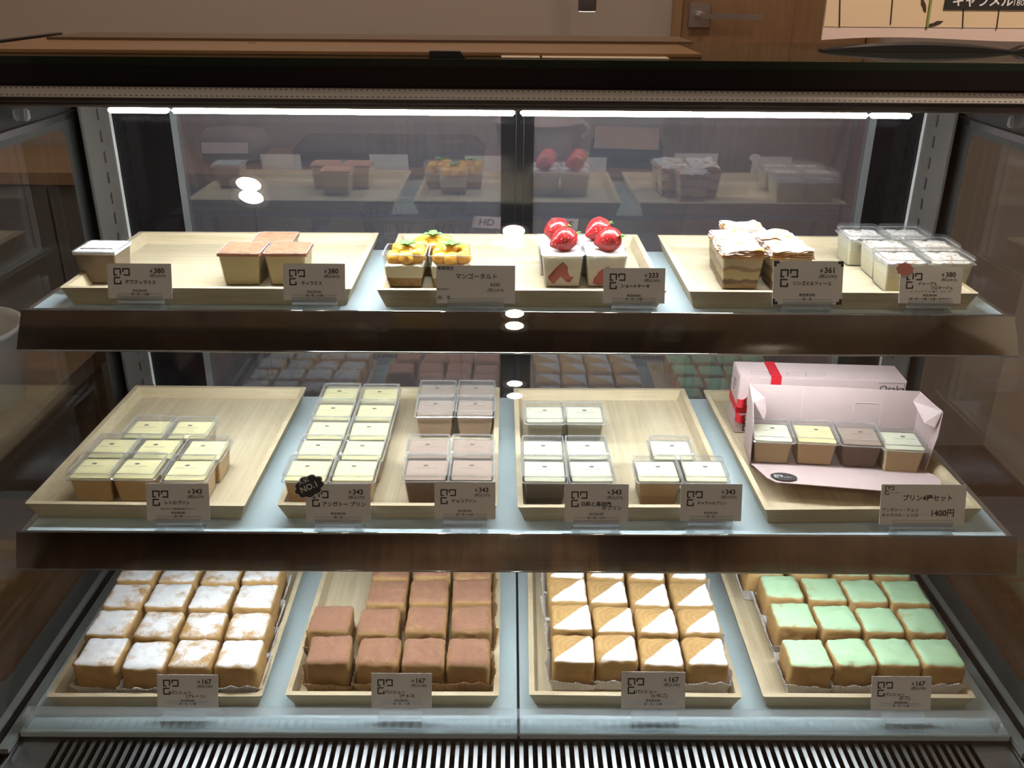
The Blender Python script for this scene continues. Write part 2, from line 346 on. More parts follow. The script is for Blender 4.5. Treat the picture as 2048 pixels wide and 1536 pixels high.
# sloping double front glass
def pane(off, t, k=0.0): return [(gy(z)+off+dy+k*(z-0.9), z) for dy, z in ((0, 0.482), (t, 0.482), (t, 1.1725), (0, 1.1725))]
cb(MB().prism(pane(-0.006, 0.004), XL, XR), 'front_glass', m_glass, lab='sloping front pane of clear glass')
cb(MB().prism(pane(0.009, 0.003, 0.0095), XL+0.02, XR-0.02), 'inner_front_glass', m_glass, lab='second clear pane behind the front pane')
for s in (-1, 1):
    x = CX+s*0.588
    cb(MB().prism([(gy(z)+d, z) for d, z in ((-0.001, 0.50), (0.007, 0.50), (0.007, 1.185), (-0.001, 1.185))], x-0.005, x+0.005), 'front_post', m_dark)
    # side glass with a grey printed border and a rounded window
    X = CX+s*0.602
    prof = [(gy(0.47)+0.014, 0.47), (1.345, 0.47), (1.345, 1.17), (gy(1.17)+0.02, 1.17)]
    cb(MB().prism(prof, X-0.003, X+0.003), 'side_glass', m_side, lab='clear end pane of the case')
    outer = rpoly([(gy(0.50)+0.016, 0.50), (1.340, 0.50), (1.340, 1.132), (gy(1.132)+0.018, 1.132)], 0.004)
    inner = rpoly([(gy(0.54)+0.050, 0.54), (1.246, 0.54), (1.246, 1.113), (gy(1.113)+0.048, 1.113)], 0.022)
    fm = MB(); xa, xb = X-s*0.0045, X-s*0.0035
    fm.loft([[(xa, a[0], a[1]) for a in outer], [(xa, a[0], a[1]) for a in inner], [(xb, a[0], a[1]) for a in inner], [(xb, a[0], a[1]) for a in outer], [(xa, a[0], a[1]) for a in outer]], False, False)
    cb(fm, 'glass_border', m_frit)
    cb(MB().box(X-s*0.012-0.003, X-s*0.012+0.003, 1.035, 1.32, 1.1245, 1.1325), 'side_rail', m_alu)
    cb(MB().box(X-s*0.0085-0.002, X-s*0.0085+0.002, 1.06, 1.335, 1.1335, 1.20), 'side_header', m_dark)
    for yy, w in ((1.10, 0.016), (1.225, 0.008)):
        cb(MB().box(X-s*0.026-w/2, X-s*0.026+w/2, yy-0.006, yy+0.006, 1.142, 1.156), 'hinge_clip', m_rim, bevel=0.002)
    # slotted pillar in the back corner
    px_ = CX+s*0.575
    pm = MB(); a0, a1 = 1.250, 1.335; sl = 0.0070; ym = 1.300
    zs = [0.5]; k = 0
    while True:                                    # slots every 25.4 mm cut through the sheet
        z = 0.5405+k*0.0287; k += 1
        if z > 1.12: break
        zs += [z, z+0.0155]
    zs.append(1.165)
    pm2 = MB()
    for x_in, x_out in ((px_-s*0.0008, px_+s*0.0008),):
        for q in range(len(zs)-1):
            lo, hi = zs[q], zs[q+1]
            if q % 2 == 0: pm.box(min(x_in, x_out), max(x_in, x_out), a0, a1, lo, hi)
            else:
                pm.box(min(x_in, x_out), max(x_in, x_out), a0, ym-sl/2, lo, hi); pm.box(min(x_in, x_out), max(x_in, x_out), ym+sl/2, a1, lo, hi)
    cb(pm, 'slotted_pillar', m_pillar)
    cb(MB().box(px_+s*0.0012, px_+s*0.0040, ym-0.012, ym+0.012, 0.5, 1.16), 'pillar_backing', m_black)
    cb(MB().box(px_-0.003, px_+0.003, a1, a1+0.004, 0.5, 1.165), 'pillar_edge', plain('white_edge', (0.82, 0.81, 0.80), 0.3))
    cb(MB().box(px_-0.001+s*0.001, px_+0.001+s*0.001, a0-0.003, a0, 0.5, 1.165), 'pillar_flange', plain('dark_flange', (0.08, 0.075, 0.07), 0.4))
    # deck edge strips
    dx = CX+s*0.584
    cb(MB().box(dx-0.0035, dx+0.0035, 0.775, 1.335, 0.500, 0.5078), 'deck_channel', m_black)
    cb(MB().box(min(dx+s*0.005, dx+s*0.014), max(dx+s*0.005, dx+s*0.014), 0.775, 1.335, 0.500, 0.509), 'deck_border', plain('grey_border_strip', (0.3, 0.31, 0.3), 0.4))
    cb(MB().box(CX+s*0.5735-0.006, CX+s*0.5735+0.006, 0.775, 1.335, 0.500, 0.5068), 'deck_edge', plain('dull_deck_edge', (0.22, 0.24, 0.24), 0.35))
# back sliding doors: black frames and smoky glass
YB = 1.345
cb(MB().box(CX-0.600, -0.4790, YB-0.004, YB+0.018, 0.5, 1.19).box(-0.0125, 0.0345, YB-0.004, YB+0.018, 0.5, 1.19).box(0.5180, CX+0.600, YB-0.004, YB+0.018, 0.5, 1.19)
   .box(-0.4790, 0.5180, YB-0.004, YB+0.018, 1.150, 1.19).box(-0.4790, 0.5180, YB-0.004, YB+0.018, 0.5, 0.52), 'door_frame', m_blackgloss)
for a, b in ((-0.4790, -0.4705), (0.5095, 0.5180)):
    cb(MB().box(a, b, YB-0.0065, YB-0.0005, 0.52, 1.150), 'door_stile', plain('grey_stile', (0.34, 0.35, 0.36), 0.35, 0.6))
cb(MB().box(0.0085, 0.0095, YB-0.0055, YB-0.0042, 0.52, 1.15).box(0.0195, 0.0205, YB-0.0055, YB-0.0042, 0.52, 1.15), 'frame_groove', m_black)
cb(MB().box(-0.4790, -0.0125, YB+0.001, YB+0.005, 0.52, 1.15), 'sliding_door_glass', m_back, lab='left sliding glass door at the back')
cb(MB().box(0.0345, 0.5180, YB+0.001, YB+0.005, 0.52, 1.15), 'sliding_door_glass', m_back, lab='right sliding glass door at the back')
# deck of two pale plates, a grille in front
gap = 0.0142
for a, b in ((CX-0.567, gap-0.0016), (gap+0.0016, CX+0.567)):
    cb(MB().box(a, b, 0.8005, 1.335, 0.4990, ZD), 'deck_plate', m_deck, bevel=0.0008)
cb(MB().box(XL, XR, 0.80, 1.345, 0.470, 0.4985), 'deck_support', m_dark)
ZG = 0.4955
gm = MB(); x0s, x1s, ns = -0.5125, 0.5370, 101; st = (x1s-x0s)/ns; hw = 0.0029; ya, yb = 0.7660, 0.8085
gm.box(CX-0.568, x0s, 0.742, 0.8195, ZG-0.0012, ZG); gm.box(x1s, CX+0.568, 0.742, 0.8195, ZG-0.0012, ZG)
gm.box(x0s, x1s, yb, 0.8195, ZG-0.0012, ZG); gm.box(x0s, x1s, 0.690, ya-0.07, ZG-0.0012, ZG)
for k in range(ns):
    xc = x0s+(k+0.5)*st
    gm.box(x0s+k*st, xc-hw, ya-0.07, yb, ZG-0.0012, ZG); gm.box(xc+hw, x0s+(k+1)*st, ya-0.07, yb, ZG-0.0012, ZG)
    n = 6
    for sgn in (-1, 1):                              # rounded end of the slot
        pts = [(xc+sgn*hw, yb)]+[(xc+sgn*hw*math.cos(PI/2*j/n), yb-hw+hw*math.sin(PI/2*j/n)) for j in range(n+1)]
        pts.append((xc, yb))
        gm.prism(pts, ZG-0.0012, ZG, 'z')
    # down-turned lips of the slot
    gm.box(xc-hw-0.0005, xc-hw, ya-0.07, yb-hw, ZG-0.006, ZG-0.0012)
cb(gm, 'air_grille', m_steel)
cb(MB().box(CX-0.568, CX+0.568, 0.70, 0.82, 0.4705, 0.4745), 'air_duct', plain('duct_dark', (0.05, 0.055, 0.06), 0.25, 0.7))
for s in (-1, 1): cb(MB().box(CX+s*0.5695-0.0012, CX+s*0.5695+0.0012, 0.742, 0.826, ZG-0.002, ZG+0.0015), 'grille_edge', m_chrome)

# acrylic rail on the deck's front edge
rl = thing('acrylic_rail', 'long clear acrylic guard rail along the front edge of the lowest deck', 'guard rail', (CX-0.0045, 0.806, ZD+0.0004))
prof = [(-0.0015, 0), (-0.0015, 0.0145), (0.0, 0.0170), (0.003, 0.0180), (0.0150, 0.0180), (0.0150, 0.0158), (0.0035, 0.0158), (0.0012, 0.0145), (0.0012, 0)]
MB().prism(prof, -0.557, 0.557).build('rail_body', m_acryl, rl)
for s in (-1, 1):
    MB().box(s*0.557-0.0015, s*0.557+0.0015, -0.0015, 0.015, 0, 0.0176).build('end_cap', m_rim, rl)

# ------------------------------------------------------------------ shelves
def shelf(z, ytop, lean, led, lab):
    t = thing('glass_shelf', lab, 'shelf', (CX, ytop, z))
    yb_ = 1.243-ytop
    MB().box(-0.552, 0.552, 0.0035, yb_, -0.006, 0).build('shelf_panel', m_deck, t, bevel=0.0006)
    pr = []; n = 8                                    # bowed chrome lip leaning forward
    for k in range(n+1):
        u = k/n; pr.append((-lean*u-0.0006*math.sin(PI*u), 0.0015-0.0385*u))
    back = [(a+0.0016, b+0.0004) for a, b in reversed(pr)]
    lp = MB().prism(pr+back+[(0.006, 0.0021), (0.006, 0.0009), (0.0, 0.0009)][:0], -0.560, 0.560).build('front_lip', m_chrome, t, True); sharp(lp, 30)
    MB().tube([(-0.560, 0.0012, 0.0012), (0.560, 0.0012, 0.0012)], 0.0016, 8).build('lip_top_bead', m_chrome, t, True)
    MB().tube([(-0.560, 0.0008-lean, -0.0370), (0.560, 0.0008-lean, -0.0370)], 0.0012, 8).build('lip_bottom_bead', m_chrome, t, True)
    MB().box(-0.50, 0.50, 0.020, 0.040, -0.0135, -0.0062).build('light_housing', m_alu, t)
    for a, b in ((-0.46, -0.002), (0.002, 0.46)):
        MB().box(a, b, 0.024, 0.036, -0.0185, -0.0138).build('led_tube', led, t)
    for s in (-1, 1):
        MB().prism([(0.0, -0.0015), (yb_+0.045, -0.0015), (yb_+0.045, -0.028), (yb_-0.03, -0.028), (0.03, -0.012), (0.0, -0.010)], s*0.5565-0.003, s*0.5565+0.003).build('bracket', m_alu, t)
    return t
shelf(ZS1, 0.982, 0.0275, m_led2, 'upper glass shelf with mirror chrome front lip carrying three wide trays')
shelf(ZS2, 0.874, 0.0165, m_led3, 'middle glass shelf with mirror chrome front lip carrying trays of pudding cups')

# ------------------------------------------------------------------ trays
TH = 0.022
def make_tray(w, d, along):
    t = thing('wooden_tray', 'tray', 'tray', group='wooden serving trays')
    wall = 0.0065; fl = 0.008
    o0 = rrect(w/2-fl, d/2-fl, 0, 0.0015); o1 = rrect(w/2, d/2, TH, 0.002)
    i1 = rrect(w/2-wall, d/2-wall, TH, 0.0015); i0 = rrect(w/2-fl-wall+0.003, d/2-fl-wall+0.003, 0.0078, 0.001)
    MB().loft([o0, o1, i1, i0], True, False).build('tray_frame', m_rimwood, t)
    MB().box(-w/2+fl+wall-0.0036, w/2-fl-wall+0.0036, -d/2+fl+wall-0.0036, d/2-fl-wall+0.0036, 0.0012, 0.008).build('tray_floor', m_bamboox if along == 'x' else m_bamboo, t)
    return t
trayA = Proto(lambda: make_tray(0.33, 0.25, 'x')); trayB = Proto(lambda: make_tray(0.25, 0.33, 'y'))
TR = [(trayA, ZS1, -0.3437, 0.9987, 0.34, 'wide pale wooden tray on the upper shelf holding the tiramisu cups, mostly empty'),
      (trayA, ZS1, 0.0149, 0.9984, 0.6, 'wide pale wooden tray on the upper shelf holding mango and strawberry cakes'),
      (trayA, ZS1, 0.3696, 0.9979, -0.14, 'wide pale wooden tray on the upper shelf holding puff pastry and cheesecake cups'),
      (trayB, ZS2, -0.4227, 0.8986, -0.59, 'deep pale wooden tray on the middle shelf with eight yellow pudding cups, far left'),
      (trayB, ZS2, -0.1370, 0.9000, 0.06, 'deep pale wooden tray on the middle shelf with yellow and chocolate puddings'),
      (trayB, ZS2, 0.1364, 0.8990, 0.66, 'deep pale wooden tray on the middle shelf with black sesame and caramel puddings'),
      (trayB, ZS2, 0.4165, 0.8981, 1.22, 'deep pale wooden tray on the middle shelf under the pink gift boxes'),
      (trayB, ZD, -0.4101, 0.8328, 0.6, 'deep pale wooden tray on the lowest deck with white powdered cream buns'),
      (trayB, ZD, -0.1337, 0.8367, 0.19, 'deep pale wooden tray on the lowest deck with cocoa brown cream buns'),
      (trayB, ZD, 0.1515, 0.8374, -0.6, 'deep pale wooden tray on the lowest deck with half white cream buns'),
      (trayB, ZD, 0.4259, 0.8369, -0.17, 'deep pale wooden tray on the lowest deck with green tea cream buns')]
for pr_, z, x, yf, rot, lab in TR:
    d = 0.25 if pr_ is trayA else 0.33; a = R(rot)
    pr_.put((x-math.sin(a)*d/2, yf+math.cos(a)*d/2, z+0.0004), a, lab, 'wooden serving trays')
FT, FM, FB = ZS1+0.0086, ZS2+0.0086, ZD+0.0086    # heights of the tray floors

# ------------------------------------------------------------------ plastic cups
HA, HB, HC = 0.0252, 0.0212, 0.0405                # half width at the rim, at the base, height
def cw(z): return HB+(HA-HB)*z/HC
def cup_shell(t):
    w = 0.0008
    MB().loft([rrect(HB, HB, 0, 0.002), rrect(HA, HA, HC, 0.003), rrect(HA-w, HA-w, HC, 0.0025), rrect(HB-w, HB-w, 0.0012, 0.0016)]).build('cup', m_cup, t)
    MB().loft([rrect(HA+0.0002, HA+0.0002, HC-0.0008, 0.003), rrect(HA+0.0006, HA+0.0006, HC+0.0002, 0.003), rrect(HA-w-0.0002, HA-w-0.0002, HC+0.0002, 0.0025), rrect(HA-w-0.0002, HA-w-0.0002, HC-0.0008, 0.0025), rrect(HA+0.0002, HA+0.0002, HC-0.0008, 0.003)], False, False).build('cup_rim', m_rim, t)
def fill(t, name, m, z0, z1, inset=0.0011, top=None, dome=0.0):
    rings = [rrect(cw(z)-inset, cw(z)-inset, z, 0.002) for z in (z0, z1)]
    if dome: rings.append(rrect(cw(z1)-inset-0.004, cw(z1)-inset-0.004, z1+dome, 0.004))
    return MB().loft(rings).build(name, m, t)
def lid(t, zt=0.0424):
    h = HA+0.0008
    o = MB().loft([rrect(h+0.0012, h+0.0012, zt-0.0100, 0.0035), rrect(h, h, zt-0.0088, 0.0035), rrect(h-0.0006, h-0.0006, zt-0.0010, 0.003), rrect(h-0.0020, h-0.0020, zt, 0.003),
                   rrect(h-0.0040, h-0.0040, zt-0.0006, 0.003)], False, True).build('lid', m_lid, t)
    MB().loft([rrect(h+0.0013, h+0.0013, zt-0.0103, 0.0035), rrect(h+0.0013, h+0.0013, zt-0.0095, 0.0035), rrect(h-0.0004, h-0.0004, zt-0.0095, 0.0035), rrect(h-0.0004, h-0.0004, zt-0.0103, 0.0035), rrect(h+0.0013, h+0.0013, zt-0.0103, 0.0035)], False, False).build('lid_flange', m_rim, o)
    pm = MB(); M = Matrix.Translation((0, 0, zt+0.0002))
    put_text(pm, 'ungateau_sweets', 0.0040, 0, -0.0125, M, 'CENTER', 0.0)
    n = 20; pm.add([(0.0031*math.cos(2*PI*k/n), -0.0055+0.0022*math.sin(2*PI*k/n), zt+0.0002) for k in range(n)], [tuple(range(n))])
    pm.build('printed_logo', m_greyink, o)
    return o
def layered(name, stops, rough=0.45, wav=0.0, wsc=120, sss=0.45):
    # a filling whose colour changes with height in bands that may wander
    m, N, L, b = mat(name); setp(b, None, rough, 0, 0.4, sss=sss)
    v, raw = objcoord(N, L); sx = N.new('ShaderNodeSeparateXYZ'); L.new(raw, sx.inputs[0])
    z = sx.outputs[2]
    if wav: z = math_(N, L, 'ADD', z, math_(N, L, 'MULTIPLY', math_(N, L, 'SUBTRACT', noise_(N, L, v, wsc, 3), 0.5), wav))
    r = ramp(N, [(p/HC, c) for p, c in stops]); r.color_ramp.interpolation = 'LINEAR'
    L.new(math_(N, L, 'DIVIDE', z, HC), r.inputs['Fac']); L.new(r.outputs['Color'], b.inputs['Base Color'])
    return m
def band(z, a, b, w=0.0006): return [(z-w, a), (z+w, b)]
custard, cream = (0.70, 0.45, 0.19), (0.86, 0.79, 0.45)
m_retro = layered('retro_custard', [(0, (0.84, 0.58, 0.29))]+band(0.0300, (0.85, 0.60, 0.32), (0.86, 0.78, 0.44)))
m_choco = layered('chocolate_pudding', sss=0.3, stops=[(0, (0.20, 0.115, 0.075))]+band(0.0290, (0.22, 0.13, 0.09), (0.42, 0.31, 0.25)))
m_litchoco = layered('lit_chocolate_pudding', [(0, (0.42, 0.28, 0.18))]+band(0.0290, (0.44, 0.30, 0.20), (0.46, 0.36, 0.30)))  # same chocolate pudding, lightened for back rows whose fronts catch the light
m_sesame = layered('black_sesame_pudding', [(0, (0.035, 0.032, 0.032))]+band(0.0100, (0.04, 0.037, 0.037), (0.13, 0.115, 0.10))+[(0.0285, (0.17, 0.15, 0.12)), (0.0297, (0.70, 0.68, 0.52))], wav=0.0022, wsc=350)
m_palesesame = layered('pale_sesame_pudding', [(0, (0.14, 0.13, 0.12))]+band(0.0100, (0.2, 0.18, 0.16), (0.38, 0.34, 0.26))+[(0.0285, (0.42, 0.38, 0.29)), (0.0297, (0.72, 0.70, 0.55))], wav=0.002, wsc=350)
m_caramel = layered('caramel_pudding', [(0, (0.42, 0.24, 0.10))]+band(0.0125, (0.46, 0.28, 0.13), (0.60, 0.41, 0.22))+band(0.0300, (0.64, 0.46, 0.26), (0.86, 0.80, 0.55)))
m_setcust = layered('pale_custard', [(0, (0.88, 0.68, 0.40))]+band(0.0300, (0.88, 0.70, 0.43), (0.84, 0.82, 0.62)))
m_setyel = layered('yellow_custard', [(0, (0.90, 0.67, 0.37))]+band(0.0300, (0.90, 0.68, 0.39), (0.88, 0.74, 0.38)))
def make_pudding(m, name):
    def f():
        t = thing('pudding_cup', 'cup', 'pudding cup', group='pudding cups')
        cup_shell(t); fill(t, name, m, 0.0012, 0.0335); lid(t); return t
    return Proto(f)
P = {k: make_pudding(m, n) for k, m, n in (('retro', m_retro, 'custard'), ('choco', m_choco, 'chocolate_pudding'), ('lit_choco', m_litchoco, 'chocolate_pudding'), ('sesame', m_sesame, 'sesame_pudding'),
     ('pale', m_palesesame, 'sesame_pudding'), ('caramel', m_caramel, 'caramel_pudding'), ('setcust', m_setcust, 'custard'), ('setyel', m_setyel, 'custard'))}
def from_lid(px, py, zfloor, h=0.0424, half=HA):   # the spot of a cup from the front edge of its lid
    q = on_z(px, py, zfloor+h); return (q.x, q.y+half, zfloor+0.0004)
ORD = ['first', 'second', 'third', 'fourth', 'fifth']
def lay(kind, zf, rows, what, where, group, names=None, jit=1.0):
    for r, row in enumerate(rows):
        for c, (px, py) in enumerate(row):
            rn = 'front' if r == 0 else 'back' if r == len(rows)-1 else ORD[r]
            cn = ('left' if c == 0 else 'right') if len(row) == 2 else ('left' if c == 0 else 'right' if c == len(row)-1 else 'middle')
            if len(row) == 1: lab = '%s alone in the %s row %s' % (what, rn, where)
            else: lab = '%s, %s one of the %s row %s' % (what, cn, rn, where)
            k = kind[r] if isinstance(kind, list) else kind
            P[k].put(from_lid(px, py, zf), R(random.uniform(-1.2, 1.2)*jit), lab, group)
lay('retro', FM, [[(175, 944.6), (262, 945), (364, 948.5)], [(211, 904), (300, 905.5), (396, 908)], [(282, 865), (370, 866)]],
    'lidded yellow custard pudding', 'in the far left tray', 'retro puddings in the far left tray')
lay('retro', FM, [[(608, 949.8), (702.7, 949.8)], [(630, 906.5), (720, 907.7)], [(648, 867), (733, 868.5)], [(661, 830), (745, 831)], [(674, 795), (755, 796.4)]],
    'lidded yellow custard pudding', 'of the double line', 'yellow puddings of the double line')
lay(['choco', 'choco', 'lit_choco', 'lit_choco'], FM, [[(849, 948.5), (942.4, 948.5)], [(852.3, 905.2), (943.2, 905.2)], [(868.4, 821), (949.5, 821)], [(872, 788.5), (951.3, 788.5)]],
    'lidded chocolate pudding', 'of its tray', 'chocolate puddings on the middle shelf')
lay(['sesame', 'sesame', 'pale'], FM, [[(1090.5, 951), (1185.8, 951)], [(1087.4, 907.7), (1177, 907.7)], [(1090.5, 834.7), (1171, 834.7)]],
    'lidded black sesame pudding', 'of its tray', 'sesame puddings on the middle shelf')
lay('caramel', FM, [[(1320.6, 951), (1417, 951)], [(1349, 907.7)]], 'lidded caramel pudding', 'of its tray', 'caramel puddings on the middle shelf')
# the four cups of the gift set
BZ = FM+0.0012
for k, px, py, lab in (('setcust', 1547, 928, 'pale custard pudding with off white top, leftmost in the open pink box'), ('setyel', 1634, 931, 'deep yellow custard pudding, second in the open pink box'),
                       ('choco', 1723, 936, 'brown chocolate pudding in the open pink box'), ('setcust', 1807, 946, 'pale custard pudding set forward at the right of the open pink box')):
    q = on_z(px, py, BZ); a = R(-5.5); P[k].put((q.x+0.0208*math.sin(-a)*-1, q.y+0.0212, BZ+0.0004), a, lab, 'gift set puddings')

# ------------------------------------------------------------------ tiramisu, mango, strawberry, puff pastry, cheesecake
def topnoise(m_name, c1, c2, scale, rough=0.85, bump=0.4, thr=(0.4, 0.6)):
    m, N, L, b = mat(m_name); setp(b, c1, rough, 0, 0.25)
    v, raw = objcoord(N, L); f = noise_(N, L, v, scale, 7, 0.65)
    L.new(mixc(N, L, smooth(N, L, f, thr[0], thr[1]), c1, c2), b.inputs['Base Color'])
    if bump:
        bp = N.new('ShaderNodeBump'); bp.inputs['Strength'].default_value = bump; bp.inputs['Distance'].default_value = 0.0012
        L.new(noise_(N, L, v, scale*3, 6), bp.inputs['Height']); L.new(bp.outputs[0], b.inputs['Normal'])
    return m
m_cocoa = topnoise('cocoa_powder', (0.36, 0.17, 0.10), (0.28, 0.12, 0.07), 120)
m_tiracream = layered('tiramisu_cream', [(0, (0.52, 0.42, 0.22)), (0.018, (0.62, 0.52, 0.29)), (0.04, (0.70, 0.60, 0.36))])
m_teacream = layered('tea_cream', [(0, (0.26, 0.18, 0.11)), (0.04, (0.30, 0.21, 0.13))])
m_sugar = topnoise('icing_sugar', (0.86, 0.86, 0.88), (0.80, 0.80, 0.83), 90, thr=(0.45, 0.7))
def rough_slab(t, name, m, half, z0, z1, amp, seed, n=16):
    b = bmesh.new(); rnd = Vector((seed*3.1, seed*1.7, seed))
    bmesh.ops.create_grid(b, x_segments=n, y_segments=n, size=half)
    for v in b.verts:
        e = max(abs(v.co.x), abs(v.co.y))/half
        k = noise.noise(v.co*160+rnd); k2 = noise.noise(v.co*420+rnd)
        v.co.z = z1+amp*(k*0.8+k2*0.5)-(0.0015 if e > 0.99 else 0)
        if e > 0.99: v.co.x *= 1+0.03*k2; v.co.y *= 1+0.03*k
    ext = bmesh.ops.extrude_face_region(b, geom=b.faces[:])
    for g in ext['geom']:
        if isinstance(g, bmesh.types.BMVert): g.co.z = z0+0.3*amp*noise.noise(g.co*300)
    bmesh.ops.recalc_face_normals(b, faces=b.faces)
    me = bpy.data.meshes.new(name); b.to_mesh(me); b.free(); me.materials.append(m)
    for p in me.polygons: p.use_smooth = True
    return sharp(link(name, me, t), 50)
def make_tira(mc, mt, tea):
    def f():
        t = thing('tiramisu_cup', 'cup', 'tiramisu', group='tiramisu cups')
        cup_shell(t); fill(t, 'cream', mc, 0.0012, 0.0360)
        o = rough_slab(t, 'powdered_top', mt, HA-0.0002, 0.0362, 0.0410, 0.0007, 3 if tea else 5)
        if tea:
            cm = MB(); k = 60
            for i in range(k):                                  # the crack in the sugar crust near the front
                x = -0.019+0.038*i/k; y = -0.0150+0.0010*noise.noise(Vector((x*300, 1, 2))); h = 0.0006*(0.6+0.8*abs(noise.noise(Vector((x*700, 5, 1)))))
                cm.box(x, x+0.00066, y-h, y+h, 0.0404, 0.0419)
            cm.build('crust_crack', plain('brown_crack', (0.10, 0.07, 0.05), 0.8), o)
        return t
    return Proto(f)
RT = 0.0402
tea = make_tira(m_teacream, m_sugar, True); tir = make_tira(m_tiracream, m_cocoa, False)
def from_rim(px, py): q = on_z(px, py, FT+RT); return (q.x, q.y+HA, FT+0.0004)
tea.put(from_rim(187, 504.5), R(-1), 'single tiramisu dusted snow white with a crack, at the left end of the upper shelf', None)
tir.put(from_rim(476, 507.5), R(-1.0), 'cocoa dusted tiramisu, left one of the front pair on the upper shelf', 'cocoa tiramisu cups')
tir.put(from_rim(568, 507.5), R(1.5), 'cocoa dusted tiramisu behind its price card, right one of the front pair', 'cocoa tiramisu cups')
tir.put(from_rim(541, 485.5), R(0.5), 'cocoa dusted tiramisu standing alone behind the front pair', 'cocoa tiramisu cups')

m_mango, N_, L_, b_ = mat('mango'); setp(b_, None, 0.2, 0, 0.6, 0.4, sss=0.4)
v_, raw_ = objcoord(N_, L_); L_.new(mixc(N_, L_, noise_(N_, L_, v_, 90, 3), (0.93, 0.42, 0.03), (0.96, 0.62, 0.10)), b_.inputs['Base Color'])
m_mint = topnoise('mint_leaf', (0.10, 0.26, 0.06), (0.22, 0.42, 0.14), 400, 0.5)
m_sponge = topnoise('sponge', (0.40, 0.22, 0.07), (0.30, 0.15, 0.045), 260, 0.9, 0.6)
m_mousse = plain('mango_mousse', (0.83, 0.78, 0.58), 0.5)
m_whip = plain('whipped_cream', (0.90, 0.86, 0.68), 0.45)
def blob(t, name, m, c, r, seed, sq=0.7, rot=0.0, n=12):
    b = bmesh.new(); bmesh.ops.create_icosphere(b, subdivisions=3, radius=1)
    Mr = Matrix.Rotation(rot, 3, 'Z') @ Matrix.Rotation(seed*0.7 % 0.6-0.3, 3, 'X')
    for v in b.verts:
        p = v.co.copy(); k = max(abs(p.x), abs(p.y), abs(p.z)); p = p.lerp(p/k, 1-sq)
        p *= 1+0.12*noise.noise(v.co*1.6+Vector((seed*5, seed, 0)))
        v.co = Mr @ Vector((p.x*r[0], p.y*r[1], p.z*r[2]))+Vector(c)
    me = bpy.data.meshes.new(name); b.to_mesh(me); b.free(); me.materials.append(m)
    for p in me.polygons: p.use_smooth = True
    return link(name, me, t)
def leaf(t, c, L, W, rot, tilt, m=None, n=8):
    mb = MB(); M = Matrix.Translation(c) @ Matrix.Rotation(rot, 4, 'Z') @ Matrix.Rotation(tilt, 4, 'Y')
    top, bot = [], []
    for i in range(n+1):
        u = i/n; w = W*math.sin(PI*min(1, u*0.94+0.05))**0.8*(1+0.12*(i % 2)); zc = 0.25*L*u*(1-u)*2
        top.append([M @ Vector((L*u, s*w/2, zc+0.18*abs(s)*w)) for s in (-1, -0.5, 0, 0.5, 1)])
    vs = [p for r in top for p in r]; vs2 = [p-Vector((0, 0, 0.0004)) for p in vs]; fs = []
    for i in range(n):
        for j in range(4): a = i*5+j; fs += [(a, a+1, a+6, a+5)]
    k = len(vs); mb.add(vs+vs2, fs+[tuple(reversed([i+k for i in q])) for q in fs])
    return mb.build('mint_leaf' if m is None else 'calyx_leaf', m or m_mint, t, True)
def make_mango(seed):
    t = thing('mango_tart', 'tart', 'mango dessert', group='mango tarts')
    rr = random.Random(seed)
    cup_shell(t); fill(t, 'sponge', m_sponge, 0.0012, 0.0118, 0.0016); fill(t, 'mousse', m_mousse, 0.0119, 0.0240); 
    o = rough_slab(t, 'whipped_cream', m_whip, cw(0.026)-0.0012, 0.0240, 0.0280, 0.0022, seed)
    sp = [(-0.013, -0.0135), (0.0015, -0.0150), (0.0140, -0.0125), (-0.0145, 0.0015), (0.0, 0.001), (0.0145, 0.003), (-0.011, 0.0140), (0.004, 0.0150), (0.0145, 0.0140)]
    for i, (x, y) in enumerate(sp):
        blob(t, 'mango_chunk', m_mango, (x+rr.uniform(-.0015, .0015), y+rr.uniform(-.0015, .0015), 0.0335+rr.uniform(-.0015, .004)+(0.003 if i == 4 else 0)),
             (0.0102+rr.uniform(-.001, .001), 0.0072, 0.0072+rr.uniform(0, .0015)), seed+i, 0.85, rr.uniform(-0.6, 0.6) if i < 3 else rr.uniform(0, 3))
    for k in range(3): leaf(t, (0.001, 0.001, 0.0425), 0.015, 0.010, seed+k*2.1, -0.45)
    return t
for i, (px, py, lab) in enumerate(((807, 512, 'mango tart in clear cup, front left one of the three, fully in view'), (899, 513, 'mango tart in clear cup, half hidden by its price card'), (861.5, 491.5, 'mango tart in clear cup, behind the two front ones'))):
    o = make_mango(i*4+2); o.location = from_rim(px, py); o.rotation_euler.z = R((-1, 1, 0)[i]); o['label'] = lab

m_cake = layered('white_cream_cake', [(0, (0.80, 0.72, 0.60)), (0.022, (0.82, 0.76, 0.66)), (0.036, (0.88, 0.87, 0.84))])
m_berry, N_, L_, b_ = mat('strawberry'); setp(b_, None, 0.28, 0, 0.6, 0.2)
v_, raw_ = objcoord(N_, L_, (1, 1, 1), False)
vo_ = N_.new('ShaderNodeTexVoronoi'); vo_.inputs['Scale'].default_value = 330; L_.new(raw_, vo_.inputs['Vector'])
sd_ = smooth(N_, L_, vo_.outputs['Distance'], 0.12, 0.34)
rd_ = mixc(N_, L_, noise_(N_, L_, v_, 110, 3), (0.38, 0.008, 0.014), (0.62, 0.035, 0.035))
L_.new(mixc(N_, L_, sd_, (0.80, 0.36, 0.24), rd_), b_.inputs['Base Color'])
bp_ = N_.new('ShaderNodeBump'); bp_.inputs['Strength'].default_value = 0.7; bp_.inputs['Distance'].default_value = 0.0012; L_.new(sd_, bp_.inputs['Height']); L_.new(bp_.outputs[0], b_.inputs['Normal'])
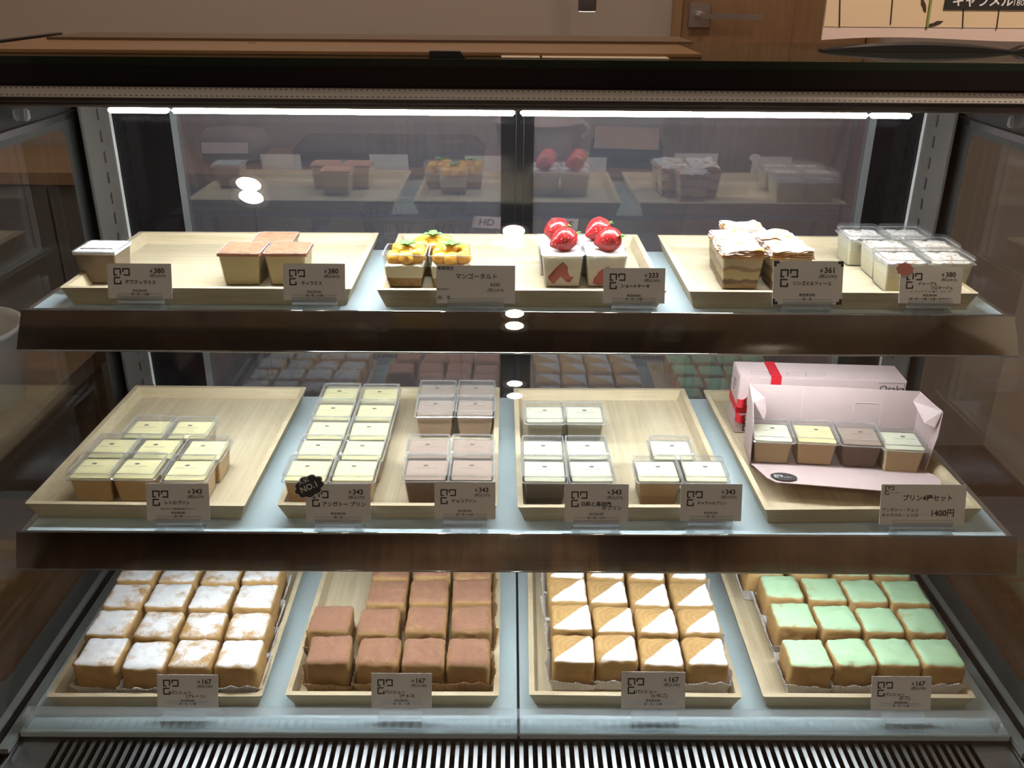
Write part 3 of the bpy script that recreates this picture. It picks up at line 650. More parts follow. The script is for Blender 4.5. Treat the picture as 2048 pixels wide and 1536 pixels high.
m_slice = topnoise('strawberry_slice', (0.24, 0.035, 0.03), (0.30, 0.06, 0.05), 200, 0.5, 0.2)
m_calyx = plain('calyx_green', (0.13, 0.22, 0.05), 0.5)
SLICE = [[(-0.17, .40), (-.06, .28), (.0, .22), (.06, .27), (.13, .36), (.15, .43), (.13, .50), (.17, .60), (.19, .68), (.30, .69), (.26, .78), (.20, .88), (.10, .85), (.03, .76), (-.02, .70), (-.07, .72), (-.12, .80), (-.22, .94), (-.34, .78), (-.37, .70), (-.24, .69), (-.16, .56), (-.14, .47)],
         [(-.30, .72), (-.24, .66), (-.20, .55), (-.10, .45), (.0, .38), (.06, .37), (.13, .44), (.17, .58), (.24, .72), (.20, .90), (.06, .96), (-.22, .96), (-.33, .90)]]
def make_short(i):
    t = thing('strawberry_shortcake', 'cake', 'strawberry cake', group='strawberry shortcakes')
    cup_shell(t); fill(t, 'cream_cake', m_cake, 0.0012, 0.0392)
    pts = SLICE[i % 2]; mb = MB(); W = 0.046
    def fp(x, v, off):
        z = 0.0392*(1-v)+0.001; return (x*W, -(cw(z)-0.0011)-off, z)
    n = len(pts); vs = [fp(a, b, 0.00025) for a, b in pts]+[fp(a, b, -0.0004) for a, b in pts]
    b = bmesh.new(); bv = [b.verts.new(v) for v in vs[:n]]; f = b.faces.new(bv); bmesh.ops.triangulate(b, faces=[f])
    ex = bmesh.ops.extrude_face_region(b, geom=b.faces[:])
    for g in ex['geom']:
        if isinstance(g, bmesh.types.BMVert): g.co.y += 0.0006
    bmesh.ops.recalc_face_normals(b, faces=b.faces)
    me = bpy.data.meshes.new('strawberry_slice'); b.to_mesh(me); b.free(); me.materials.append(m_slice); link('strawberry_slice', me, t)
    b = bmesh.new(); bmesh.ops.create_uvsphere(b, u_segments=28, v_segments=20, radius=1)
    ax = Matrix.Rotation(R(72), 3, 'Y')
    rz = Matrix.Rotation(R((20, -25, -35, 30)[i]), 3, 'Z')
    for v in b.verts:
        h = v.co.z; k = 1.0+0.10*h-0.50*max(0, -h)**1.3
        p = Vector((v.co.x*0.0145*k, v.co.y*0.0145*k, h*0.0180)); p *= 1+0.05*noise.noise(v.co*2+Vector((i*7, 0, 0)))
        v.co = rz @ (ax @ p)
    me = bpy.data.meshes.new('strawberry'); b.to_mesh(me); b.free(); me.materials.append(m_berry)
    for p in me.polygons: p.use_smooth = True
    s = link('strawberry', me, t); s.location = ((0.001, 0.000, 0.0520), (0.002, 0.000, 0.0520), (-0.002, 0.001, 0.0523), (-0.001, 0.001, 0.0523))[i]
    e = rz @ (ax @ Vector((0, 0, 0.0172)))
    for k in range(5):
        leaf(s, e, 0.008, 0.004, math.atan2(e.y, e.x)+(k-2)*0.9, -0.3+0.25*(k % 2), m_calyx)
    return t
for i, (px, py, lab) in enumerate(((1126, 511.5, 'white strawberry shortcake, front left one with a red arch shape in its side'), (1214.3, 511.5, 'white strawberry shortcake, front right one partly behind its price card'),
                           (1116, 490.5, 'white strawberry shortcake, back left one'), (1198.6, 490.5, 'white strawberry shortcake, back right one'))):
    o = make_short(i); o.location = from_rim(px, py); o['label'] = lab

m_apple = layered('apple_custard', [(0, (0.42, 0.26, 0.13)), (0.006, (0.46, 0.30, 0.15)), (0.0085, (0.15, 0.07, 0.035)), (0.0115, (0.16, 0.075, 0.04)), (0.013, (0.58, 0.47, 0.27)), (0.022, (0.58, 0.45, 0.24)),
                                    (0.0235, (0.30, 0.18, 0.11)), (0.0275, (0.32, 0.20, 0.12)), (0.029, (0.56, 0.47, 0.30)), (0.04, (0.56, 0.46, 0.29))], wav=0.014, wsc=55)
m_pastry, N_, L_, b_ = mat('puff_pastry'); setp(b_, None, 0.8, 0, 0.2)
v_, raw_ = objcoord(N_, L_); g_ = N_.new('ShaderNodeNewGeometry'); s_ = N_.new('ShaderNodeSeparateXYZ'); L_.new(g_.outputs['Normal'], s_.inputs[0])
brown_ = mixc(N_, L_, noise_(N_, L_, v_, 160, 6), (0.62, 0.33, 0.10), (0.24, 0.09, 0.03))
fl_ = math_(N_, L_, 'ADD', noise_(N_, L_, v_, 55, 4, 0.6), math_(N_, L_, 'MULTIPLY', math_(N_, L_, 'SUBTRACT', noise_(N_, L_, v_, 420, 3), 0.5), 0.22))
pw_ = math_(N_, L_, 'MULTIPLY', smooth(N_, L_, fl_, 0.36, 0.50), smooth(N_, L_, s_.outputs[2], 0.25, 0.6))
L_.new(mixc(N_, L_, pw_, brown_, (0.86, 0.85, 0.86)), b_.inputs['Base Color'])
bp_ = N_.new('ShaderNodeBump'); bp_.inputs['Strength'].default_value = 0.8; bp_.inputs['Distance'].default_value = 0.0015; L_.new(noise_(N_, L_, v_, 300, 6), bp_.inputs['Height']); L_.new(bp_.outputs[0], b_.inputs['Normal'])
def pastry(t, seed):
    mb = MB(); rr = random.Random(seed); n = 48
    for k in range(5):                                        # stacked flaky sheets with torn outlines
        z = 0.0388+k*0.0019; half = 0.0258+0.0012*rr.uniform(-1, 1)-(0.0004*k)
        ring = []
        for i in range(n):
            a = 2*PI*i/n+PI/4; cx_, cy_ = math.cos(a), math.sin(a); q = max(abs(cx_), abs(cy_)); 
            rad = half*(1+0.07*noise.noise(Vector((cx_*3, cy_*3, seed+k*2.3)))+0.06*noise.noise(Vector((cx_*9, cy_*9, seed*2+k))))
            ring.append((cx_/q*rad, cy_/q*rad))
        def zz(x, y, o): return z+o+0.0026*noise.noise(Vector((x*75, y*75, seed+k*0.3)))*(0.5+0.25*k)
        lo = [(x, y, zz(x, y, 0)) for x, y in ring]; hi = [(x*1.01, y*1.01, zz(x, y, 0.0015)) for x, y in ring]
        rings = [lo, hi]
        for s in (0.82, 0.55, 0.25): rings.append([(x*s, y*s, zz(x*s, y*s, 0.0015+(0.0010 if k == 4 else 0))) for x, y in ring])
        mb.loft(rings)
    return sharp(mb.build('pastry_top', m_pastry, t, True), 45)
def make_mille(seed):
    t = thing('apple_mille_feuille', 'cake', 'puff pastry dessert', group='apple mille feuilles')
    cup_shell(t); fill(t, 'apple_custard', m_apple, 0.0012, 0.0384); pastry(t, seed); return t
for i, (px, py, lab) in enumerate(((1488, 516, 'apple puff pastry cup, front left one with layered side fully in view'), (1585.5, 517, 'apple puff pastry cup, front right one behind the stepped corner card'),
                           (1473, 493, 'apple puff pastry cup, middle row left one'), (1560, 494, 'apple puff pastry cup, middle row right one'), (1493, 473, 'apple puff pastry cup, lone one at the very back'))):
    o = make_mille(11+i*5); o.location = from_rim(px, py); o.rotation_euler.z = R((0, 1, -1, 2, 0)[i]); o['label'] = lab

m_cheese = layered('cheese_mousse', [(0, (0.80, 0.72, 0.48)), (0.0180, (0.82, 0.75, 0.52)), (0.0186, (0.62, 0.55, 0.36)), (0.0192, (0.84, 0.80, 0.62)), (0.04, (0.84, 0.80, 0.64))])
m_crumb = topnoise('crumble', (0.84, 0.80, 0.76), (0.46, 0.28, 0.16), 190, 0.9, 0.8, (0.52, 0.62))
m_shade = topnoise('charred_sheet', (0.07, 0.06, 0.06), (0.18, 0.15, 0.13), 140, 0.7)
def make_cheese():
    t = thing('double_cheesecake', 'cake', 'cheesecake cup', group='double cheesecake cups')
    cup_shell(t); fill(t, 'cheese_mousse', m_cheese, 0.0012, 0.0330)
    rough_slab(t, 'crumble_top', m_crumb, cw(0.035)-0.0014, 0.0331, 0.0372, 0.0022, 4); lid(t, 0.0448); return t
chee = Proto(make_cheese)
for px, py, lab in ((1820, 514, 'lidded cheesecake cup with crumble, front left one behind the pink sticker'), (1911, 514, 'lidded cheesecake cup with crumble, front right one'),
                    (1791, 489, 'lidded cheesecake cup with crumble, middle row left one'), (1883, 489, 'lidded cheesecake cup with crumble, middle row right one'),
                    (1740, 466.5, 'lidded cheesecake cup with crumble, back row left one set apart'), (1826, 466.5, 'lidded cheesecake cup with crumble, back row right one')):
    chee.put(from_lid(px, py, FT, 0.0448), R(random.uniform(-0.8, 0.8)), lab, 'double cheesecake cups')

# ------------------------------------------------------------------ cream buns
def bun_mat(name, kind):
    m, N, L, b = mat(name); setp(b, None, 0.85, 0, 0.2)
    v, raw = objcoord(N, L); oi = N.new('ShaderNodeObjectInfo'); rnd = oi.outputs['Random']
    sp = N.new('ShaderNodeSeparateXYZ'); L.new(raw, sp.inputs[0]); x, y, z = sp.outputs
    g = N.new('ShaderNodeNewGeometry'); sn = N.new('ShaderNodeSeparateXYZ'); L.new(g.outputs['Normal'], sn.inputs[0])
    up = smooth(N, L, sn.outputs[2], 0.45, 0.85)
    crust = mixc(N, L, noise_(N, L, v, 70, 6, 0.6), (0.60, 0.39, 0.17), (0.42, 0.24, 0.09))
    crust = mixc(N, L, smooth(N, L, z, 0.0, 0.038), mixc(N, L, noise_(N, L, v, 140, 5), (0.50, 0.32, 0.14), (0.36, 0.20, 0.085)), crust)
    # swirl of the baked top
    wv = N.new('ShaderNodeTexWave'); wv.wave_type = 'RINGS'; wv.rings_direction = 'Z'; wv.inputs['Scale'].default_value = 45; wv.inputs['Distortion'].default_value = 5; wv.inputs['Detail'].default_value = 2
    L.new(raw, wv.inputs['Vector'])
    crust = mixc(N, L, math_(N, L, 'MULTIPLY', math_(N, L, 'MULTIPLY', wv.outputs['Fac'], up), 0.25), crust, (0.30, 0.13, 0.04))
    ed = math_(N, L, 'MAXIMUM', math_(N, L, 'ABSOLUTE', x), math_(N, L, 'ABSOLUTE', y))
    n1 = noise_(N, L, v, 45, 4, 0.6); nf = noise_(N, L, v, 600, 3, 0.7)
    grain = math_(N, L, 'MULTIPLY', math_(N, L, 'SUBTRACT', nf, 0.5), 0.35)
    if kind == 'plain':
        f = math_(N, L, 'ADD', math_(N, L, 'ADD', n1, grain), math_(N, L, 'MULTIPLY', math_(N, L, 'SUBTRACT', 0.018, ed), 7.0))
        f = math_(N, L, 'ADD', f, math_(N, L, 'MULTIPLY', rnd, 0.14))
        msk = smooth(N, L, f, 0.36, 0.66); top = (0.84, 0.84, 0.87)
        msk = math_(N, L, 'MULTIPLY', msk, 0.93)
    elif kind == 'choco':
        f = math_(N, L, 'ADD', math_(N, L, 'ADD', n1, math_(N, L, 'MULTIPLY', grain, 2.4)), math_(N, L, 'MULTIPLY', math_(N, L, 'SUBTRACT', 0.020, ed), 10.0))
        f = math_(N, L, 'ADD', f, math_(N, L, 'MULTIPLY', rnd, 0.22))
        msk = smooth(N, L, f, 0.34, 0.52); top = (0.30, 0.135, 0.085)
    elif kind == 'half':
        d = math_(N, L, 'ADD', math_(N, L, 'SUBTRACT', x, math_(N, L, 'MULTIPLY', y, 1.0)), math_(N, L, 'MULTIPLY', math_(N, L, 'SUBTRACT', nf, 0.5), 0.0022))
        d = math_(N, L, 'ADD', d, math_(N, L, 'MULTIPLY', math_(N, L, 'SUBTRACT', rnd, 0.5), 0.006))
        edge = smooth(N, L, math_(N, L, 'ADD', ed, math_(N, L, 'MULTIPLY', grain, 0.012)), 0.0262, 0.0246)
        msk = math_(N, L, 'MULTIPLY', smooth(N, L, d, -0.0006, 0.0006), edge); top = (0.93, 0.92, 0.93)
    else:
        f = math_(N, L, 'ADD', math_(N, L, 'ADD', n1, grain), math_(N, L, 'MULTIPLY', math_(N, L, 'SUBTRACT', 0.0235, ed), 14.0))
        f = math_(N, L, 'ADD', f, math_(N, L, 'MULTIPLY', rnd, 0.10))
        msk = smooth(N, L, f, 0.30, 0.58); top = (0.50, 0.72, 0.46)
    msk = math_(N, L, 'MULTIPLY', msk, up)
    if kind == 'choco':
        side = mixc(N, L, 0.35, crust, (0.22, 0.11, 0.06)); crust = side
        top = mixc(N, L, noise_(N, L, v, 150, 5), (0.34, 0.175, 0.115), (0.25, 0.12, 0.075))
    L.new(mixc(N, L, msk, crust, top), b.inputs['Base Color'])
    bp = N.new('ShaderNodeBump'); bp.inputs['Strength'].default_value = 0.5; bp.inputs['Distance'].default_value = 0.0015
    L.new(noise_(N, L, v, 180, 7, 0.65), bp.inputs['Height']); L.new(bp.outputs[0], b.inputs['Normal'])
    return m
def bun_mesh(seed, m):
    b = bmesh.new(); bmesh.ops.create_cube(b, size=2)
    bmesh.ops.subdivide_edges(b, edges=b.edges[:], cuts=15, use_grid_fill=True)
    s = Vector((seed*3.7, seed*1.3, seed*2.1)); rd = 0.20+0.07*(seed % 3)
    for v in b.verts:
        p = v.co
        q = Vector([max(-1+rd, min(1-rd, c)) for c in p]); d = p-q
        if d.length > 1e-6: d = d.normalized()*rd
        p = q+d
        h = 0.0250*(1+0.02*noise.noise(p*1.3+s))
        z = p.z*0.0222+0.0222
        w = 1+0.012*math.sin((p.z+1)*1.5)
        o = p*h; o.z = z
        o += v.co.normalized()*0.0014*noise.noise(p*2.5+s)+v.co.normalized()*0.0006*noise.noise(p*9+s)
        o.x *= w; o.y *= w
        if p.z > 0.6: o.z += 0.0010*noise.noise(Vector((p.x*1.4, p.y*1.4, seed*2)))+0.0007*(1-p.x*p.x)*(1-p.y*p.y)
        o.z = max(o.z, 0.0)
        v.co = o
    me = bpy.data.meshes.new('bun'); b.to_mesh(me); b.free(); me.materials.append(m)
    for p in me.polygons: p.use_smooth = True
    return me
def wrap_mesh(seed, m, dirs):                                 # pleated paper case, crumpled and flaring where it has room
    n = 160; rr = seed*9.1; mb = MB(); rings = []
    for k, (z, grow) in enumerate(((0.0010, 0.0), (0.006, 0.12), (0.0105, 0.45), (0.0160, 1.0))):
        ring = []
        for i in range(n):
            a = 2*PI*i/n; c, s = math.cos(a), math.sin(a); q = max(abs(c), abs(s)); q = q*0.9+0.1
            free = max([0.0]+[max(0, c*dx+s*dy)**0.6 for dx, dy in dirs])
            pl = 0.0006*(1 if i % 2 else -1)*(0.4+0.3*k)
            big = noise.noise(Vector((c*2.6, s*2.6, rr))); fine = noise.noise(Vector((c*9, s*9, rr)))
            rad = 0.0266+pl*(0.3+0.7*free)+grow*free*(0.0056+0.0034*big+0.0012*fine)
            hh = 0.45+free*(0.70+0.60*big+0.10*fine)
            ring.append((c/q*rad, s/q*rad, z if k == 0 else z*hh))
        rings.append(ring)
    inn = [[(x*0.985, y*0.985, z) for x, y, z in r] for r in reversed(rings)]
    mb.loft(rings+inn+[rings[0]], False, False)
    me = bpy.data.meshes.new('paper_case'); me.from_pydata(mb.v, [], mb.f); me.materials.append(m); return me
m_whitepaper = plain('white_paper_case', (0.78, 0.76, 0.76), 0.6)
m_brownpaper = plain('brown_paper_case', (0.40, 0.26, 0.13), 0.6)
BUN = {k: bun_mat(n, k) for k, n in (('plain', 'bun_sugar'), ('choco', 'bun_cocoa'), ('half', 'bun_half_sugar'), ('green', 'bun_green_tea'))}
COLN = ['leftmost', 'second from the left', 'second from the right', 'rightmost']
ROWN = ['front row', 'second row', 'third row', 'row farthest back']
def buns(kind, rows, what, group, paper):
    wl = {}; ms = [bun_mesh(i+len(kind)*3, BUN[kind]) for i in range(5)]
    for r, row in enumerate(rows):
        for c, px in enumerate(row):
            if px is None: continue
            q = on_z(px[0], px[1], FB+0.0445)
            t = thing('cream_bun', '%s, %s in the %s' % (what, COLN[c], ROWN[r]), 'cream bun', (q.x, q.y+0.0255, FB+0.0006), R(random.uniform(-2, 2)), group)
            link('bun', ms[(r*3+c*2+r*c) % 5], t).scale.z = 1+random.uniform(-0.05, 0.04); 
            dirs = tuple(([(0, -1)] if r == 0 else [])+([(-1, 0)] if c == 0 else [])+([(1, 0)] if c == 3 else []))
            key = (dirs, (r+c) % 2)
            if key not in wl: wl[key] = wrap_mesh(3+len(wl), paper, dirs)
            link('paper_case', wl[key], t)
buns('plain', [[(186, 1332), (279, 1335), (373.6, 1333.4), (467, 1335)], [(207.3, 1273), (302.5, 1272), (394, 1272), (485, 1272)], [(238, 1214.7), (325, 1215), (411.7, 1217), (501, 1216)], [(266, 1162), (350, 1163), (434, 1163.4), (517, 1162)]],
     'white sugar bun', 'plain cream buns', m_whitepaper)
buns('choco', [[(651.5, 1327), (752, 1327), (844, 1327), (935, 1328)], [(654, 1258.6), (751.4, 1263.7), (849.4, 1261), (941.5, 1257.3)], [None, (770, 1207), (855, 1205.7), (942, 1202)], [None, (778, 1154), (862, 1154), (944, 1154)]],
     'brown cocoa bun', 'cocoa cream buns', m_brownpaper)
buns('half', [[(1149.6, 1323), (1237, 1321.5), (1328, 1327), (1418, 1328)], [(1145, 1260), (1231, 1262.5), (1318, 1265), (1406, 1266)], [(1137, 1203), (1218, 1204.5), (1303, 1207), (1389, 1208)], [(1133, 1153), (1213, 1153), (1295, 1154), (1379, 1154)]],
     'bun with white triangle', 'half white cream buns', m_whitepaper)
buns('green', [[(1627.5, 1330.5), (1718, 1330.5), (1806, 1329), (1894, 1330.5)], [(1598, 1256.5), (1686, 1258.7), (1774.7, 1261.6), (1861, 1263)], [(1573, 1196), (1659.7, 1198), (1742.5, 1204), (1826, 1207)], [(1534, 1148), (1622, 1149), (1707, 1150), (1789, 1151)]],
     'pale green tea bun', 'green tea cream buns', m_whitepaper)

# ------------------------------------------------------------------ price cards
def seg_logo(mb, x, y, s, M, t=0.185):
    def bar(a0, a1, b0, b1): mb.add([M @ Vector((x+a*s, y+b*s, 0)) for a, b in ((a0, b0), (a1, b0), (a1, b1), (a0, b1))], [(0, 1, 2, 3)])
    def A(ox, oy):
        bar(ox, ox+t, oy, oy+1); bar(ox, ox+1, oy+1-t, oy+1); bar(ox+1-t, ox+1, oy+0.12, oy+1); bar(ox, ox+0.47, oy, oy+t)
    def B(ox, oy):
        bar(ox, ox+1, oy+1-t, oy+1); bar(ox+1-t, ox+1, oy, oy+1); bar(ox+0.16, ox+1, oy, oy+t); bar(ox, ox+t, oy+0.48, oy+1)
    def G(ox, oy):
        bar(ox, ox+0.88, oy+1-t, oy+1); bar(ox, ox+t, oy, oy+1); bar(ox, ox+1, oy, oy+t); bar(ox+1-t, ox+1, oy, oy+0.50)
    A(0, 1.15); B(1.16, 1.15); G(0, 0)
def cloud(cx, cy, rx, ry, n=90, lobes=9, rot=0.0):
    pts = []
    for i in range(n):
        a = 2*PI*i/n; k = 0.86+0.14*abs(math.sin(lobes*a/2)); x, y = rx*k*math.cos(a), ry*k*math.sin(a)
        pts.append((cx+x*math.cos(rot)-y*math.sin(rot), cy+x*math.sin(rot)+y*math.cos(rot)))
    return pts
HOLD = ((0.0, 0.0),)
def card(xl, xr, yb, yt, Y, label, draw, sheet=None, tilt=16.0, roll=0.0, hold='stand'):
    a, b = on_y(xl, yb, Y), on_y(xr, yb, Y); w = (b-a).length; c = (a+b)/2
    h = 0.04
    for _ in range(30):
        q = to_px(c+Vector((0, math.sin(R(tilt)), math.cos(R(tilt))))*h)[1]; h *= (yb-yt)/(yb-q)
    t = thing('price_card', label, 'price card', c, R(roll), 'price cards')
    M = Matrix.Rotation(R(90-tilt), 4, 'X')                     # card plane: u to the right, v up the card
    sm = MB(); flat(sm, sheet(w, h) if sheet else [(-w/2, 0), (w/2, 0), (w/2, h), (-w/2, h)], M, 0.0005)
    sm.build('card_sheet', m_card, t)
    Mt = M @ Matrix.Translation((0, 0, 0.00025))
    lm = MB(); ex = draw(lm, w, h, Mt, t, M); lm.build('lettering', m_ink, t)
    # clear stand: clip behind and in front of the card, a sloping leg and a foot
    hm = MB(); hw_ = w*0.36
    if hold == 'stand':
        zf = (ZS1 if c.z > 0.85 else ZS2)+0.0004-c.z
        hm.box(-hw_, hw_, -0.0018, -0.0008, -0.004, 0.004, M @ Matrix.Rotation(R(-90), 4, 'X') if False else None)
        hm.box(-hw_, hw_, 0.0012, 0.0022, -0.004, 0.006)
        hm.box(-hw_, hw_, -0.0018, 0.0022, -0.0052, -0.004)
        hm.box(-hw_, -hw_+0.008, -0.0008, 0.0012, zf, -0.0052); hm.box(hw_-0.008, hw_, -0.0008, 0.0012, zf, -0.0052)
        hm.box(-hw_-0.002, hw_+0.002, -0.004, 0.010, zf, zf+0.0012)
    else:
        hm.box(-hw_, hw_, 0.0014, 0.0024, -0.0006, 0.008); hm.box(-hw_, hw_, -0.0200, 0.0024, -0.0012, -0.0003)
        hm.box(-hw_, hw_, -0.0210, -0.0198, -0.010, -0.0003)
    hm.build('clear_holder', m_acryl, t)
    return t
def std(price, tax, names, foot, extra=None, bold=0.03, nsz=0.068, boxed=False, note=None, kana=0.0):
    def draw(mb, w, h, M, t, Mc):
        u = lambda k: -w/2+k*w
        s = 0.118*w
        seg_logo(mb, u(0.10), h*0.40, s, M) if not extra == 'low' else seg_logo(mb, u(0.10), h*0.40, s, M)
        put_text(mb, '¥', 0.075*w, u(0.665), h*0.74, M, bold=0.01)
        put_text(mb, price, 0.112*w, u(0.725), h*0.73, M, bold=0.025)
        put_text(mb, '(税込'+tax+')', 0.063*w, u(0.655), h*0.615, M, bold=0.008)
        for i, (nm, x, y) in enumerate(names): put_text(mb, nm, nsz*w, u(x), h*y, M, bold=bold, sx=1.0)
        yy = 0.19
        if note: put_text(mb, note, 0.043*w, u(0.5), h*0.30, M, 'CENTER', 0.0)
        put_text(mb, '特定原材料', 0.047*w, u(0.5), h*yy, M, 'CENTER', 0.012)
        put_text(mb, foot, 0.047*w, u(0.5), h*(yy-0.095), M, 'CENTER', 0.012)
        if extra == 'corner':
            e = 0.04*w
            for sx, sy, bx, by in ((-1, 1, -w/2, h), (1, 1, w/2, h), (-1, 0, -w/2, 0), (1, 0, w/2, 0)):
                d = -1 if sy else 1
                for (p0, p1, q0, q1) in ((0, 2, 0, 1), (0, 1, 1, 2)):
                    xs = sorted((bx-sx*p0*e, bx-sx*p1*e)); ys = sorted((by+d*q0*e, by+d*q1*e))
                    mb.add([M @ Vector((x, y, 0)) for x, y in ((xs[0], ys[0]), (xs[1], ys[0]), (xs[1], ys[1]), (xs[0], ys[1]))], [(0, 1, 2, 3)])
        if extra in ('pink', 'best'):
            Mk = Mc @ Matrix.Translation((0, 0, 0.0012)); cx_, cy_ = (u(0.06), h*0.93) if extra == 'pink' else (u(0.06), h*0.93)
            rx, ry = (0.145*w, 0.105*w) if extra == 'pink' else (0.235*w, 0.165*w); ro = R(-8) if extra == 'pink' else R(24)
            k = MB(); flat(k, cloud(cx_, cy_, rx*1.08, ry*1.1, rot=ro), Mk, 0.0004); bk = k.build('sticker', m_card, t); bk['label'] = 'cloud shaped pink sticker' if extra == 'pink' else 'cloud shaped black sticker'
            k = MB(); flat(k, cloud(cx_, cy_, rx, ry, rot=ro), Mk @ Matrix.Translation((0, 0, 0.0003)), 0.0002); k.build('sticker_face', m_redink if extra == 'pink' else m_ink, bk)
            if extra == 'best':
                k = MB(); Mx = Mk @ Matrix.Translation((0, 0, 0.0006))
                put_text(k, '人気', 0.086*w, cx_-0.150*w, cy_+0.022*w, Mx, bold=0.015, rot=ro)
                put_text(k, 'NO.1', 0.135*w, cx_-0.115*w, cy_-0.105*w, Mx, bold=0.02, rot=ro, sx=0.95)
                k.build('sticker_lettering', m_card, bk)
    return draw
def mango_card(mb, w, h, M, t, Mc):
    u = lambda k: -w/2+k*w
    put_text(mb, '季節限定', 0.052*w, u(0.015), h*0.885, M, bold=0.015)
    put_text(mb, 'マンゴータルト', 0.077*w, u(0.24), h*0.655, M, bold=0.016)
    put_text(mb, '¥380', 0.062*w, u(0.685), h*0.455, M, bold=0.005); put_text(mb, '(税込410)', 0.052*w, u(0.645), h*0.315, M, bold=0.005)
    put_text(mb, '特定原材料', 0.030*w, u(0.006), h*0.35, M, bold=0.005); put_text(mb, '卵、乳', 0.058*w, u(0.015), h*0.105, M, bold=0.005)
def set_card(mb, w, h, M, t, Mc):
    u = lambda k: -w/2+k*w
    seg_logo(mb, u(0.045), h*0.745, 0.048*w, M, 0.2); put_text(mb, 'アンガトー', 0.026*w, u(0.11), h*0.775, M)
    put_text(mb, 'プリン4種セット', 0.080*w, u(0.25), h*0.61, M, bold=0.02)
    put_text(mb, 'アンガトー・チョコ', 0.048*w, u(0.022), h*0.335, M, bold=0.015); put_text(mb, 'キャラメル・レトロ', 0.048*w, u(0.022), h*0.21, M, bold=0.015)
    put_text(mb, '1400円', 0.104*w, u(0.59), h*0.225, M, bold=0.02, sx=0.92)
Y1, Y2, Y3 = 0.990, 0.8825, 0.8225
card(217, 345, 597, 527, Y1, 'white price card, 380 yen, in front of the snow white tiramisu', std('380', '410', [('紅茶ティラミス', 0.28, 0.42)], '卵・乳・小麦'))
card(567.5, 691, 600, 527, Y1, 'white price card, 380 yen, in front of the cocoa tiramisu', std('380', '410', [('ティラミス', 0.29, 0.42)], '卵・乳・小麦'))
card(873, 1030, 607, 531, Y1, 'wider white price card without a square logo, in front of the mango tarts', mango_card)
card(1206, 1329, 607, 536, Y1, 'white price card, 333 yen, in front of the strawberry shortcakes', std('333', '360', [('ショートケーキ', 0.28, 0.45)], '卵・乳・小麦'))
def stepped(w, h): return [(-w/2, 0), (w/2, 0), (w/2, h), (-w/2, h)]
card(1544, 1683, 609, 522, Y1, 'white price card with black stepped corners in front of the puff pastry', std('361', '390', [('リンゴミルフィーユ', 0.28, 0.45)], '卵・乳', 'corner', 0.03, 0.062))
card(1797, 1921, 607, 534, Y1, 'white price card with a pink cloud sticker in front of the cheesecake cups', std('380', '410', [('ドゥーブル', 0.29, 0.50), ('フロマージュ', 0.49, 0.39)], '卵・乳・小麦・大豆・ゼラチン', 'pink', 0.03, 0.062, note='ムースとスフレの2層チーズケーキ'))
card(294.6, 420.4, 1042, 967, Y2, 'white price card, 343 yen, before the far left tray of yellow puddings', std('343', '370', [('レトロプリン', 0.28, 0.45)], '卵・乳', note='昔ながらの昭和喫茶スタイル'))
card(612.5, 741.6, 1044, 967.6, Y2, 'white price card with a black number one sticker, before the double line of puddings', std('343', '370', [('アンガトー プリン', 0.25, 0.42)], '卵・乳', 'best', 0.025, 0.082))
card(869, 990.5, 1038, 964, Y2, 'white price card, 343 yen, before the chocolate puddings', std('343', '370', [('チョコプリン', 0.28, 0.45)], '卵・乳・大豆'))
card(1129, 1256, 1045, 968, Y2, 'white price card with two bold lines of name, before the black sesame puddings', std('343', '370', [('白餡と黒胡麻', 0.25, 0.435), ('のプリン', 0.58, 0.335)], '卵・乳・ゴマ', None, 0.025, 0.080))
card(1360, 1482, 1042, 968, Y2, 'white price card, 343 yen, before the caramel puddings', std('343', '370', [('キャラメルプリン', 0.27, 0.45)], '卵・乳', nsz=0.060))
card(1758, 1928, 1050, 969, Y2, 'widest white price card, 1400 yen, before the open pink gift box', set_card)
for (a, b, yb, yt, fl_, what) in ((315, 436.6, 1416, 1349.5, '(プレーン)', 'white sugar buns'), (743, 863.5, 1416, 1346.8, '(チョコ)', 'cocoa brown buns'), (1242, 1370, 1417, 1344, '(いちご)', 'half white buns'), (1741.6, 1861, 1420, 1353, '(抹茶)', 'green tea buns')):
    card(a, b, yb, yt, Y3, 'white price card, 167 yen, on the acrylic rail before the '+what, std('167', '180', [('パンシュー', 0.22, 0.42), (fl_, 0.47, 0.315)], '卵・乳・小麦'), tilt=20.0, hold='rail')

# ------------------------------------------------------------------ pink gift boxes
m_pink = plain('pink_carton', (0.58, 0.445, 0.43), 0.5, bump=0.08, bscale=900)
m_ribbon = plain('red_ribbon', (0.56, 0.018, 0.03), 0.4)
bz = FM+0.0004
b1 = thing('gift_box', 'closed long pink gift box tied with a red ribbon, behind the open one', 'gift box', (0.4155, 1.1345, bz), R(-3.2))
L2, D2, H2 = 0.1085, 0.026, 0.0835
MB().box(-L2, L2, -D2, D2, 0, H2).build('box_body', m_pink, b1, bevel=0.0012)
rb = MB(); e = 0.0006; rx0, rx1 = -0.0675, -0.0540
rb.box(rx0, rx1, -D2-e, D2+e, H2, H2+e); rb.box(rx0, rx1, -D2-e, -D2, 0, H2+e); rb.box(rx0, rx1, D2, D2+e, 0, H2+e)
rb.box(-L2-e, -L2, -D2-e, D2+e, 0.030, 0.042); rb.box(-L2-e, rx0, -D2-e, -D2, 0.030, 0.042); rb.box(-L2-e, rx0, D2, D2+e, 0.030, 0.042)
rib = rb.build('ribbon', m_ribbon, b1)
